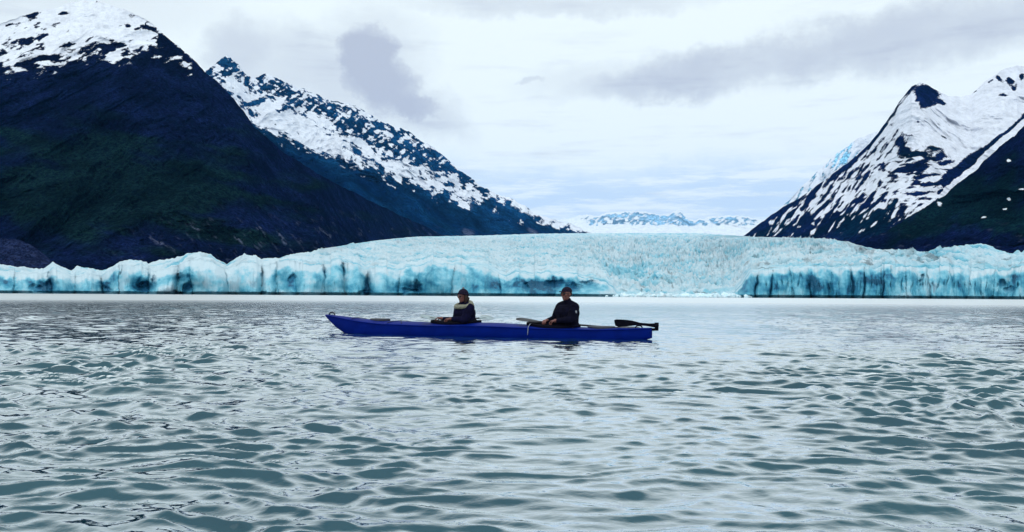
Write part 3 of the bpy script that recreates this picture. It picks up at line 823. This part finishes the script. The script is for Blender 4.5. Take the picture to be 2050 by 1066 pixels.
def finish(name, bm, mat, parent, bevel=0, smooth=True):
    bmesh.ops.recalc_face_normals(bm, faces=bm.faces)
    if bevel:
        bmesh.ops.bevel(bm, geom=[e for e in bm.edges if len(e.link_faces) == 2 and e.calc_face_angle(0) > .5], offset=bevel, segments=2, affect='EDGES')
    me = bpy.data.meshes.new(name); bm.to_mesh(me); bm.free()
    return link(name, me, mat, parent, smooth)


def remesh(o, voxel, smooth_it=6):
    """fuse overlapping shapes into one continuous skin."""
    md = o.modifiers.new('fuse', 'REMESH'); md.mode = 'VOXEL'; md.voxel_size = voxel; md.use_smooth_shade = True
    ms = o.modifiers.new('soften', 'SMOOTH'); ms.factor = .5; ms.iterations = smooth_it
    dg = bpy.context.evaluated_depsgraph_get()
    ev = o.evaluated_get(dg)
    me = bpy.data.meshes.new_from_object(ev, depsgraph=dg)
    old = o.data
    o.modifiers.clear(); o.data = me
    bpy.data.meshes.remove(old)
    me.polygons.foreach_set('use_smooth', [True] * len(me.polygons))
    return o


def water_pt(px, py):
    c = np.array([(px - 1025) / FOC, -(py - 533) / FOC, -1.0]); w = RM @ c
    s = -CAM_H / w[2]
    return Vector((w[0] * s, w[1] * s, 0))


def build_kayak():
    bow = water_pt(690, 667.5); stern = water_pt(1303, 681.0)
    ax = (bow - stern); Lw = ax.length; ang = math.atan2(ax.y, ax.x)
    mid = (bow + stern) / 2
    root = empty('kayak', mid, ang)
    tag(root, 'long blue two seat kayak with a black rudder folded on its stern', 'kayak')
    half = Lw / 2
    bow_x = half + 0.40; st_x = -half - 0.02
    blue = simple('kayak_blue_plastic', (0.0002, 0.0100, 0.150), .5, .04, .12, 5)
    black = simple('black_rubber', (0.003, 0.003, 0.008), .75, .06, .3, 30)
    grey = simple('dark_plastic', (0.018, 0.020, 0.035), .5, .3, .3, 30)
    cord = simple('deck_cord', (0.02, 0.022, 0.03), .8, .2, .2, 40)
    pale = simple('pale_cord', (.22, .24, .30), .8, .2, .2, 40)

    def sheer(x):      # height of hull edge
        return float(np.interp(x, [st_x, st_x + .5, -2, -1, 0, 1, 2, half - .4, bow_x - .25, bow_x], [.185, .165, .15, .16, .185, .172, .188, .225, .298, .330]))

    def beam(x):
        u = (x - st_x) / (bow_x - st_x)
        return .03 + .335 * max(0.0, math.sin(math.pi * min(1, max(0, u))) ) ** .62 if 0 < u < 1 else .02

    def keel(x):
        return float(np.interp(x, [st_x, st_x + .25, -half + .6, 0, half - .5, half - .1, half + .15, bow_x], [.03, -.05, -.12, -.14, -.11, -.04, .10, .310]))

    def crown(x):      # deck ridge above the sheer
        return float(np.interp(x, [st_x, -2.2, -1.2, -.2, .6, 1.8, 2.6, bow_x], [.012, .025, .04, .055, .05, .055, .04, .012]))
    xs = np.concatenate([np.linspace(st_x, st_x + .3, 8, endpoint=False), np.linspace(st_x + .3, bow_x - .5, 60, endpoint=False), np.linspace(bow_x - .5, bow_x, 16)])
    # hull
    bm = bmesh.new(); rings = []
    nh = 20
    for x in xs:
        w, k, s = beam(x), keel(x), sheer(x)
        ring = []
        for j in range(nh + 1):
            th = math.pi * j / nh - math.pi / 2
            sy = math.sin(th); cz = math.cos(th)
            y = w * math.copysign(abs(sy) ** .72, sy)
            z = s - (s - k) * (cz ** .62 if cz > 1e-6 else 0)
            ring.append(bm.verts.new((x, y, z)))
        rings.append(ring)
    for a, b_ in zip(rings, rings[1:]):
        for j in range(nh): bm.faces.new((a[j], a[j + 1], b_[j + 1], b_[j]))
    bm.faces.new(rings[0]); bm.faces.new(rings[-1][::-1])
    finish('hull', bm, blue, root)
    # deck with two cockpit openings
    cps = [(front_x, .46, .27) for front_x in (FRONT_X, REAR_X)]

    def deckz(x, y):
        w = beam(x); q = min(1, abs(y) / max(w, 1e-4))
        return sheer(x) + .004 + crown(x) * (1 - q ** 2.2)
    bm = bmesh.new(); rings = []
    nd = 24
    fx = np.linspace(st_x + .005, bow_x - .005, 150)
    for x in fx:
        w = beam(x) + .006
        rings.append([bm.verts.new((x, w * (2 * j / nd - 1), deckz(x, beam(x) * (2 * j / nd - 1)))) for j in range(nd + 1)])

    def hole(p):
        return any(((p.x - c[0]) / (c[1] - .03)) ** 2 + (p.y / (c[2] - .03)) ** 2 < 1 for c in cps)
    for a, b_ in zip(rings, rings[1:]):
        for j in range(nd):
            q = (a[j], a[j + 1], b_[j + 1], b_[j])
            if not hole(sum((v.co for v in q), Vector()) / 4): bm.faces.new(q)
    finish('deck', bm, blue, root)
    bm = bmesh.new()
    for sy in (-1, 1):
        tube(bm, [(x, sy * (beam(x) + .004), sheer(x) + .002) for x in np.linspace(st_x + .03, bow_x - .03, 60)], .011, 8)
    finish('gunwale_trim', bm, blue, root)
    for (cx, rx, ry) in cps:
        bm = bmesh.new()
        pts = []
        for k in range(41):
            a = 2 * math.pi * k / 40
            x, y = cx + rx * math.cos(a), ry * math.sin(a)
            pts.append((x, y, deckz(x, y) + .028))
        tube(bm, pts, .018, 8, cap=False)
        finish('cockpit_rim', bm, black, root)
        bm = bmesh.new()       # seat back
        n = 9; gr = []
        for i in range(n):
            row = []
            for j in range(6):
                y = (i / (n - 1) * 2 - 1) * .19; z = .10 + j / 5 * .28
                x = cx - .25 - .03 * j / 5 + .05 * (y / .19) ** 2
                row.append((x, y, z))
            gr.append(row)
        vf = [[bm.verts.new(p) for p in r] for r in gr]; vb = [[bm.verts.new((p[0] - .035, p[1], p[2])) for p in r] for r in gr]
        for i in range(n - 1):
            for j in range(5):
                bm.faces.new((vf[i][j], vf[i + 1][j], vf[i + 1][j + 1], vf[i][j + 1])); bm.faces.new((vb[i][j], vb[i][j + 1], vb[i + 1][j + 1], vb[i + 1][j]))
        for i in range(n - 1):
            bm.faces.new((vf[i][5], vf[i + 1][5], vb[i + 1][5], vb[i][5])); bm.faces.new((vf[i][0], vb[i][0], vb[i + 1][0], vf[i + 1][0]))
        for j in range(5):
            bm.faces.new((vf[0][j], vf[0][j + 1], vb[0][j + 1], vb[0][j])); bm.faces.new((vf[-1][j], vb[-1][j], vb[-1][j + 1], vf[-1][j + 1]))
        finish('seat_back', bm, black, root)
    # hatches
    for (hx, rx, ry) in ((2.12, .20, .13), (-2.02, .24, .15)):
        bm = bmesh.new()
        n = 28; rows = []
        for (sc_, dz) in ((1.0, -.006), (1.0, .022), (.93, .032), (.5, .036)):
            rows.append([bm.verts.new((hx + rx * sc_ * math.cos(2 * math.pi * k / n), ry * sc_ * math.sin(2 * math.pi * k / n), deckz(hx, 0) + dz - .02 * (ry * sc_ * math.sin(2 * math.pi * k / n) / .2) ** 2)) for k in range(n)])
        for a, b_ in zip(rows, rows[1:]):
            for k in range(n): bm.faces.new((a[k], a[(k + 1) % n], b_[(k + 1) % n], b_[k]))
        bm.faces.new(rows[-1])
        finish('hatch_cover', bm, grey, root)
    # deck bungees
    for (x0, x1) in ((1.55, 1.85), (1.85, 1.55), (2.45, 2.62), (-1.35, -1.6), (-1.6, -1.35)):
        bm = bmesh.new(); pts = []
        for k in range(13):
            q = k / 12; y = (q * 2 - 1); x = x0 + (x1 - x0) * q
            pts.append((x, y * beam(x) * .9, deckz(x, y * beam(x) * .9) + .009))
        tube(bm, pts, .005, 6)
        finish('deck_bungee', bm, cord, root)
    for (xa, up) in ((bow_x - .13, .045), (st_x + .22, .035)):
        bm = bmesh.new()
        tube(bm, [(xa - .06, 0, deckz(xa - .06, 0)), (xa - .04, 0, deckz(xa, 0) + up * .8), (xa, 0, deckz(xa, 0) + up), (xa + .04, 0, deckz(xa + .04, 0) + up * .8), (xa + .06, 0, deckz(xa + .06, 0))], .011, 8)
        finish('carry_handle', bm, black, root)
    # rudder, folded forward on the stern deck
    rud = None
    bm = bmesh.new()
    pv = Vector((st_x - .07, 0, sheer(st_x) + .045))
    tube(bm, [(st_x - .075, 0, pv.z - .075), (st_x - .075, 0, pv.z + .055)], [.030, .036], 14)
    tube(bm, [(st_x - .075, 0, pv.z - .055), (st_x + .03, 0, pv.z - .06)], .022, 10)
    tube(bm, [(st_x - .075, -.05, pv.z + .005), (st_x - .075, .05, pv.z + .005)], .03, 14)
    rud = finish('rudder', bm, black, root)
    bm = bmesh.new()
    prof = [(-.08, -.03), (-.08, .045), (.05, .040), (.20, .050), (.34, .085), (.48, .098), (.60, .100), (.635, .085), (.615, -.005), (.56, -.028), (.40, -.012), (.26, .006), (.10, -.002)]
    fa = [bm.verts.new((st_x + p[0], -.013, pv.z + p[1])) for p in prof]; fb = [bm.verts.new((st_x + p[0], .013, pv.z + p[1])) for p in prof]
    bm.faces.new(fa[::-1]); bm.faces.new(fb)
    for i in range(len(prof)):
        j = (i + 1) % len(prof); bm.faces.new((fa[i], fa[j], fb[j], fb[i]))
    finish('rudder_blade', bm, black, rud, bevel=.004, smooth=False)
    # pale line hanging over the near side by the rear cockpit
    bm = bmesh.new()
    x = REAR_X + .34
    tube(bm, [(x, .15, deckz(x, .15) + .04), (x, .26, deckz(x, .26) + .045), (x, beam(x) + .014, sheer(x) + .02), (x + .005, beam(x) + .018, sheer(x) - .06), (x + .01, beam(x) + .012, sheer(x) - .11)], .0065, 8)
    finish('paddle_leash', bm, pale, root)
    return root, deckz, beam, ang, mid


FRONT_X, REAR_X = 0.62, -1.18


def hand(bm, wrist, d, side, rnd):
    """palm, four fingers curled round a shaft below, thumb closing from the side."""
    w = Vector(wrist); d = Vector(d).normalized()
    up = Vector((0, 0, 1)); lat = d.cross(up).normalized() * side; dn = lat.cross(d) * side
    if dn.z > 0: dn = -dn
    pc = w + d * .05
    capsule(bm, w, w + d * .03, .027, .03)
    for k in range(4):
        o = lat * (-.03 + .02 * k)
        capsule(bm, w + d * .02 + o * .7, w + d * .085 + o, .017, .0125)
        ln = (.040, .046, .043, .034)[k]
        a = w + d * .088 + o
        b_ = a + (d * .75 + dn * .65).normalized() * ln; c = b_ + (dn * 1.0 - d * .1).normalized() * ln * .7; e = c + (-d * .9 + dn * .25).normalized() * ln * .55
        capsule(bm, a, b_, .0105, .0095, 10); capsule(bm, b_, c, .0095, .009, 10); capsule(bm, c, e, .009, .008, 10)
    a = w + d * .035 - lat * .03
    b_ = a + (d * .6 - lat * .55 + dn * .4).normalized() * .04; c = b_ + (d * .5 + dn * .9 + lat * .2).normalized() * .034
    capsule(bm, a, b_, .0145, .0115, 10); capsule(bm, b_, c, .0115, .009, 10)


def build_person(kay, seat_x, label, cfg):
    ka, mid = kay[3], kay[0].location
    loc = Matrix.Translation(mid) @ Matrix.Rotation(ka, 4, 'Z') @ Vector((seat_x, 0, 0))
    root = empty('person', loc, ka)
    tag(root, label, 'person')
    S = cfg['scale']
    yaw = cfg['yaw']; lean = cfg['lean']
    TR = Matrix.Rotation(yaw, 3, 'Z') @ Matrix.Rotation(lean, 3, 'Y')
    base = Vector((0, 0, .13))

    def T(x, y, z):                                       # torso frame to kayak frame
        return base + TR @ (Vector((x, y, z - .13 / S)) * S)
    skin = cfg['skin']
    sh = {s: T(0, s * .190, .545) for s in (1, -1)}
    wrists = cfg['wrists']; elbows = {}
    for s in (1, -1):
        a, w = sh[s], Vector(wrists[s])
        mvec = (a + w) / 2; dist = (w - a).length
        up_, fo = .285 * S, .26 * S
        h = math.sqrt(max(0.0004, ((up_ + fo) / 2) ** 2 - (dist / 2) ** 2))
        bend = Vector(cfg['bend'][s]); axis = (w - a).normalized(); bend = (bend - axis * bend.dot(axis)).normalized()
        elbows[s] = mvec + bend * h
    # ----- body
    bm = bmesh.new()
    capsule(bm, T(0, -.075, .14), T(0, .075, .14), .115 * S, .115 * S)
    capsule(bm, T(0, 0, .16), T(.0, 0, .34), .125 * S, .12 * S)
    capsule(bm, T(0, -.075, .44), T(0, .075, .44), .115 * S, .115 * S)
    capsule(bm, T(0, 0, .32), T(0, 0, .46), .12 * S, .12 * S)
    capsule(bm, T(0, -.15, .53), T(0, .15, .53), .062 * S, .062 * S)
    capsule(bm, T(-.005, 0, .54), T(.012, 0, .67), .058 * S, .052 * S)
    HR = Matrix.Rotation(cfg['head_yaw'], 3, 'Z') @ Matrix.Rotation(cfg['head_pitch'], 3, 'Y')
    hc = T(.025, 0, .755)

    def H(x, y, z): return hc + HR @ (Vector((x, y, z)) * S)
    he = HR.to_euler()
    ellipsoid(bm, H(0, 0, .02), (.093 * S, .074 * S, .098 * S), he)
    ellipsoid(bm, H(.022, 0, -.045), (.066 * S, .058 * S, .072 * S), he)
    ellipsoid(bm, H(.058, 0, -.088), (.026 * S, .030 * S, .02 * S), he, 2)      # chin
    capsule(bm, H(.090, 0, .018), H(.106, 0, -.022), .010 * S, .015 * S, 10)     # nose
    capsule(bm, H(.078, -.018, -.055), H(.078, .018, -.055), .011 * S, .011 * S, 10)   # lips
    capsule(bm, H(.082, -.036, .026), H(.082, .036, .026), .012 * S, .012 * S, 10)     # brow
    for s in (1, -1):
        ellipsoid(bm, H(-.004, s * .076, -.012), (.020 * S, .010 * S, .030 * S), he, 2)  # ears
        ellipsoid(bm, H(.062, s * .042, -.02), (.026 * S, .022 * S, .022 * S), he, 2)    # cheeks
        capsule(bm, T(0, s * .12, .53), sh[s], .06 * S, .058 * S)
        capsule(bm, sh[s], elbows[s], .053 * S, .042 * S)
        capsule(bm, elbows[s], Vector(wrists[s]), .041 * S, .027 * S)
        fd = (Vector(wrists[s]) - elbows[s]).normalized()
        hand(bm, Vector(wrists[s]), fd, s, random)
        # legs run forward under the deck
        kn = Vector((.48, s * .16, .175)); an = Vector((.88, s * .10, .02))
        capsule(bm, Vector((.02, s * .09, .12)), kn, .080 * S, .056 * S)
        capsule(bm, kn, an, .052 * S, .034 * S)
        capsule(bm, an, an + Vector((.05, s * .02, .12)), .034, .026)
    body = finish('body', bm, skin, root)
    remesh(body, .0055, 4)
    # ----- jacket
    bm = bmesh.new()
    jw = cfg['bulk']
    capsule(bm, T(0, -.085, .20), T(0, .085, .20), (.128 + jw) * S, (.128 + jw) * S)
    capsule(bm, T(-.005, -.05, .22), T(-.005, -.06, .40), (.125 + jw) * S, (.125 + jw) * S)
    capsule(bm, T(-.005, .05, .22), T(-.005, .06, .40), (.125 + jw) * S, (.125 + jw) * S)
    capsule(bm, T(0, -.09, .43), T(0, .09, .43), (.120 + jw) * S, (.120 + jw) * S)
    capsule(bm, T(0, -.15, .53), T(0, .15, .53), .074 * S, .074 * S)
    capsule(bm, T(-.01, 0, .55), T(.0, 0, .635), .080 * S, .070 * S)
    for s in (1, -1):
        capsule(bm, T(-.005, s * .04, .60), sh[s] + Vector((0, 0, .012)), .062 * S, .060 * S)
        capsule(bm, sh[s] - Vector((0, 0, .015)), sh[s].lerp(elbows[s], .5), (.060 + jw * .6) * S, (.058 + jw * .7) * S)
        capsule(bm, sh[s].lerp(elbows[s], .5), elbows[s], (.058 + jw * .7) * S, (.052 + jw * .7) * S)
        capsule(bm, elbows[s], elbows[s].lerp(Vector(wrists[s]), .9), (.052 + jw * .7) * S, .040 * S)
        for k in range(5):                                   # cloth folds round the sleeve
            q = .15 + .16 * k
            c0 = sh[s].lerp(elbows[s], q); ellipsoid(bm, c0 + Vector((random.uniform(-.01, .01), random.uniform(-.01, .01), random.uniform(-.01, .01))), ((.056 + jw * .6 + random.uniform(0, .006)) * S,) * 3, None, 2)
    for k in range(8):
        ellipsoid(bm, T(random.uniform(.02, .06), random.uniform(-.1, .1), random.uniform(.18, .42)), (.105 * S, .10 * S, .035 * S), None, 2)
    jk = finish('jacket', bm, cfg['jacket'], root)
    remesh(jk, .009, 4)
    # spray skirt closing the cockpit
    bm = bmesh.new()
    dz = kay[1]
    n = 48; rows = []
    cx = 0.0
    for q in (0, .12, .3, .55, .8, 1.0):
        row = []
        for k in range(n):
            a = 2 * math.pi * k / n
            x1, y1 = .475 * math.cos(a), .285 * math.sin(a)
            z1 = dz(seat_x + cfg['cock'] + x1, y1) + .032
            x0, y0 = .15 * math.cos(a), .165 * math.sin(a)
            e = q ** .8
            x = (x1 + cfg['cock']) * (1 - e) + x0 * e; y = y1 * (1 - e) + y0 * e
            z = z1 + (.40 - z1) * (q ** 2.6) * .75 + .008 * math.sin(5 * a) * q * (1 - q) * 4
            row.append(bm.verts.new((x, y, z)))
        rows.append(row)
    rim0 = [bm.verts.new((v.co.x * 1.0, v.co.y * 1.04, v.co.z - .035)) for v in rows[0]]
    rows.insert(0, rim0)
    for a, b_ in zip(rows, rows[1:]):
        for k in range(n): bm.faces.new((a[k], a[(k + 1) % n], b_[(k + 1) % n], b_[k]))
    finish('spray_skirt', bm, cfg['skirt'], root)
    # ----- headwear, hair, hood
    bm = bmesh.new()
    if cfg['hat'] == 'knit':
        ellipsoid(bm, H(-.012, 0, .048), (.106 * S, .090 * S, .094 * S), he)
        bmesh.ops.bisect_plane(bm, geom=bm.verts[:] + bm.edges[:] + bm.faces[:], plane_co=H(0, 0, .022), plane_no=HR @ Vector((.25, 0, -1)), clear_outer=True)
        hat = finish('knit_hat', bm, cfg['hatmat'], root)
        bm = bmesh.new()
        tube(bm, [H(-.012 + .104 * math.cos(a), .089 * math.sin(a), .034 + .022 * math.cos(a)) for a in np.linspace(0, 2 * math.pi, 33)], .014 * S, 8, False)
        finish('hat_brim', bm, cfg['hatmat'], hat)
        bm = bmesh.new()
        ellipsoid(bm, H(-.02, 0, .150), (.026 * S, .026 * S, .022 * S), None, 2)
        finish('pompom', bm, cfg['pom'], hat)
        bm = bmesh.new()
        for s in (1, -1):
            tube(bm, [H(-.01, s * .078, .02), H(-.005, s * .082, -.05), H(.0, s * .085, -.10), H(.015, s * .08, -.15)], [.022, .026, .024, .012], 10)
        tube(bm, [H(-.06, 0, .02), H(-.085, 0, -.05), H(-.08, 0, -.12)], [.05, .055, .035], 12)
        finish('hair', bm, cfg['hairmat'], root)
    else:
        ellipsoid(bm, H(-.008, 0, .038), (.103 * S, .084 * S, .088 * S), he)
        bmesh.ops.bisect_plane(bm, geom=bm.verts[:] + bm.edges[:] + bm.faces[:], plane_co=H(0, 0, .040), plane_no=HR @ Vector((.05, 0, -1)), clear_outer=True)
        hat = finish('cap', bm, cfg['hatmat'], root)
        bm = bmesh.new()
        vis = []
        for (dzv, sgn) in ((0, 1), (.006, 1)):
            vis.append([bm.verts.new(H(.075 + .085 * math.cos(a) * (1 if abs(a) < 1.6 else 0), .072 * math.sin(a), .045 + dzv - .012 * math.cos(a))) for a in np.linspace(-1.5, 1.5, 15)])
        bm.faces.new(vis[0][::-1]); bm.faces.new(vis[1])
        for k in range(14): bm.faces.new((vis[0][k], vis[0][k + 1], vis[1][k + 1], vis[1][k]))
        bm.faces.new((vis[0][14], vis[0][0], vis[1][0], vis[1][14]))
        finish('cap_visor', bm, cfg['hatmat'], hat)
        bm = bmesh.new()
        ellipsoid(bm, H(-.022, 0, .005), (.084 * S, .079 * S, .066 * S), he)
        finish('hair', bm, cfg['hairmat'], root)
    bm = bmesh.new()      # sunglasses
    for s in (1, -1):
        ellipsoid(bm, H(.092, s * .032, .006), (.010 * S, .028 * S, .019 * S), he, 2)
        tube(bm, [H(.088, s * .055, .010), H(.05, s * .076, .010), H(0, s * .080, .008)], .004, 6)
    tube(bm, [H(.098, -.012, .010), H(.098, .012, .010)], .004, 6)
    finish('sunglasses', bm, cfg['glass'], root)
    if cfg.get('hood'):
        bm = bmesh.new()
        pts, rs = [], []
        for k in range(33):
            a = 2 * math.pi * k / 32
            pts.append(T(.02 + .130 * math.cos(a), .165 * math.sin(a), .592 - .035 * math.cos(a) - .012 * abs(math.sin(a)) + .006 * math.sin(3 * a)))
            rs.append((.045 + .005 * math.sin(4 * a) - .004 * math.cos(a)) * S)
        tube(bm, pts, rs, 12, False)
        ellipsoid(bm, T(-.14, 0, .55), (.07 * S, .12 * S, .09 * S), None, 3)
        hd = finish('hood', bm, cfg['hood'], root)
        remesh(hd, .008, 3)
    if cfg.get('patch'):
        e = sh[-1].lerp(elbows[-1], .35)
        s = 1 if cfg['patch'] == 'near' else -1
        bm = bmesh.new()
        c0 = sh[s].lerp(elbows[s], .42)
        ellipsoid(bm, c0 + Vector((-.058, .052, .0)) * S, (.016, .020, .028), None, 2)
        pt = finish('sleeve_patch', bm, cfg['patchmat'], jk)
    return root, wrists


def build_paddle(kay, seat_x, label, a, b_, blade_mat, shaft_mat, roll=0.0):
    """a, b_ : blade tips in kayak coordinates relative to the seat."""
    ka, mid = kay[3], kay[0].location
    M = Matrix.Translation(mid) @ Matrix.Rotation(ka, 4, 'Z') @ Matrix.Translation((seat_x, 0, 0))
    A, B = M @ Vector(a), M @ Vector(b_)
    c = (A + B) / 2; d = (B - A); L = d.length
    root = empty('paddle', c)
    root.rotation_mode = 'QUATERNION'
    root.rotation_quaternion = d.to_track_quat('X', 'Z') @ Euler((roll, 0, 0)).to_quaternion()
    tag(root, label, 'paddle', None, 'paddles resting across the kayak')
    bm = bmesh.new(); tube(bm, [(-L / 2 + .22, 0, 0), (L / 2 - .22, 0, 0)], .0155, 12)
    finish('shaft', bm, shaft_mat, root)
    for s in (1, -1):
        bm = bmesh.new()
        prof = []
        ts = np.linspace(0, 1, 13)
        wv = np.interp(ts, [0, .15, .45, .75, .92, 1], [.018, .045, .082, .088, .065, .02])
        up, lo = [], []
        rings = []
        for q, w in zip(ts, wv):
            x = s * (L / 2 - .46 + .46 * q); th = .012 * (1 - q) + .004
            ring = []
            for (yy, zz) in ((-1, 0), (-.5, .7), (0, 1.2), (.5, .7), (1, 0), (.5, -.5), (0, -.6), (-.5, -.5)):
                ring.append(bm.verts.new((x, yy * w + .012 * q, zz * th + .02 * (yy ** 2) * q)))
            rings.append(ring)
        for r0, r1 in zip(rings, rings[1:]):
            for k in range(8): bm.faces.new((r0[k], r0[(k + 1) % 8], r1[(k + 1) % 8], r1[k]))
        bm.faces.new(rings[0]); bm.faces.new(rings[-1])
        finish('blade', bm, blade_mat, root)
    return root


def build_boat():
    kay = build_kayak()
    skin = simple('skin', (0.16, 0.062, 0.052), .6, .3, .15, 30)
    navy = simple('navy_jacket', (0.0045, 0.0045, 0.020), .9, .05, .35, 14)
    blackj = simple('black_jacket', (0.0035, 0.0035, 0.011), .9, .05, .35, 14)
    neo = simple('black_neoprene', (0.002, 0.002, 0.007), .85, .05, .3, 20)
    darkhat = simple('dark_knit', (0.012, 0.009, 0.022), .9, .1, .3, 60)
    brown = simple('brown_hair', (0.02, 0.010, 0.008), .6, .2, .3, 40)
    tan = simple('beige_hood_lining', (0.21, 0.205, 0.155), .95, .1, .3, 30)
    pom = simple('pale_wool', (0.16, 0.17, 0.19), .95, .1, .3, 60)
    glass = simple('dark_lens', (0.004, 0.004, 0.006), .15, .5, .1, 10)
    white = simple('reflective_patch', (.30, .31, .34), .6, .2, .1, 20)
    shaft = simple('paddle_shaft', (0.006, 0.006, 0.010), .4, .4, .2, 20)
    bblade = simple('black_blade', (0.006, 0.007, 0.014), .45, .35, .2, 20)
    gblade = simple('grey_blade', (0.28, 0.35, 0.37), .45, .35, .2, 20)
    build_person(kay, FRONT_X - .18, 'front kayaker in a navy jacket with a pale beige hood and a dark hat', dict(
        scale=.93, yaw=1.0, lean=.06, head_yaw=1.0, head_pitch=.08, skin=skin, jacket=navy, bulk=.042, skirt=neo, hat='knit', hatmat=darkhat, pom=pom, hairmat=brown,
        glass=glass, hood=tan, cock=.18, wrists={1: (.17, .22, .298), -1: (.43, .02, .298)}, bend={1: (-1, .3, -.5), -1: (-.2, -.2, -1)}))
    build_person(kay, REAR_X - .24, 'rear kayaker in an all black jacket and cap, one arm reaching down to the deck', dict(
        scale=.99, yaw=1.0, lean=-.02, head_yaw=1.05, head_pitch=.02, skin=skin, jacket=blackj, bulk=.034, skirt=neo, hat='cap', hatmat=darkhat, hairmat=brown,
        glass=glass, cock=.24, patch='near', patchmat=white, wrists={1: (.12, .22, .298), -1: (.33, .06, .298)}, bend={1: (-1, .35, -.3), -1: (.1, -.6, -.4)}))
    build_paddle(kay, FRONT_X - .18, 'grey bladed paddle resting in front of the hooded front kayaker', (.66, .42, .32), (.10, -1.65, .27), gblade, shaft, 0.5)
    build_paddle(kay, REAR_X - .24, 'black bladed paddle lying beside the rear kayaker', (.84, .22, .300), (-1.20, -.36, .15), bblade, shaft, 0.3)


# ------------------------------------------------------------------ haze
def build_haze():
    bm = bmesh.new()
    bmesh.ops.create_cube(bm, size=1.0)
    for v in bm.verts:
        v.co = Vector((v.co.x * 46000, v.co.y * 44000 + 5000, -1.0 + (v.co.z + .5) * 3000 - 3))
    me = bpy.data.meshes.new('haze'); bm.to_mesh(me); bm.free()
    m = bpy.data.materials.new('haze_air'); m.use_nodes = True
    nt = m.node_tree; nt.nodes.clear()
    out = nt.nodes.new('ShaderNodeOutputMaterial'); v = nt.nodes.new('ShaderNodeVolumePrincipled')
    v.inputs['Color'].default_value = (0.10, 0.42, 0.95, 1)
    v.inputs['Density'].default_value = HAZE
    nt.links.new(v.outputs[0], out.inputs['Volume'])
    o = link('haze', me, m, smooth=False)
    tag(o, 'thin blue haze in the air over the lake and glacier', 'haze', 'stuff')


HAZE = 1.2e-5
make_world()
build_mountains()
build_glacier()
build_water()
build_boat()
build_haze()

# ------------------------------------------------------------------ render settings
scn.view_settings.view_transform = 'Standard'
scn.view_settings.look = 'None'
scn.view_settings.exposure = 0.0
scn.view_settings.gamma = 1.0
scn.view_settings.use_curve_mapping = False
cy = scn.cycles
cy.use_denoising = True
cy.max_bounces = 5; cy.diffuse_bounces = 2; cy.glossy_bounces = 3; cy.transmission_bounces = 2; cy.volume_bounces = 1
cy.sample_clamp_indirect = 4
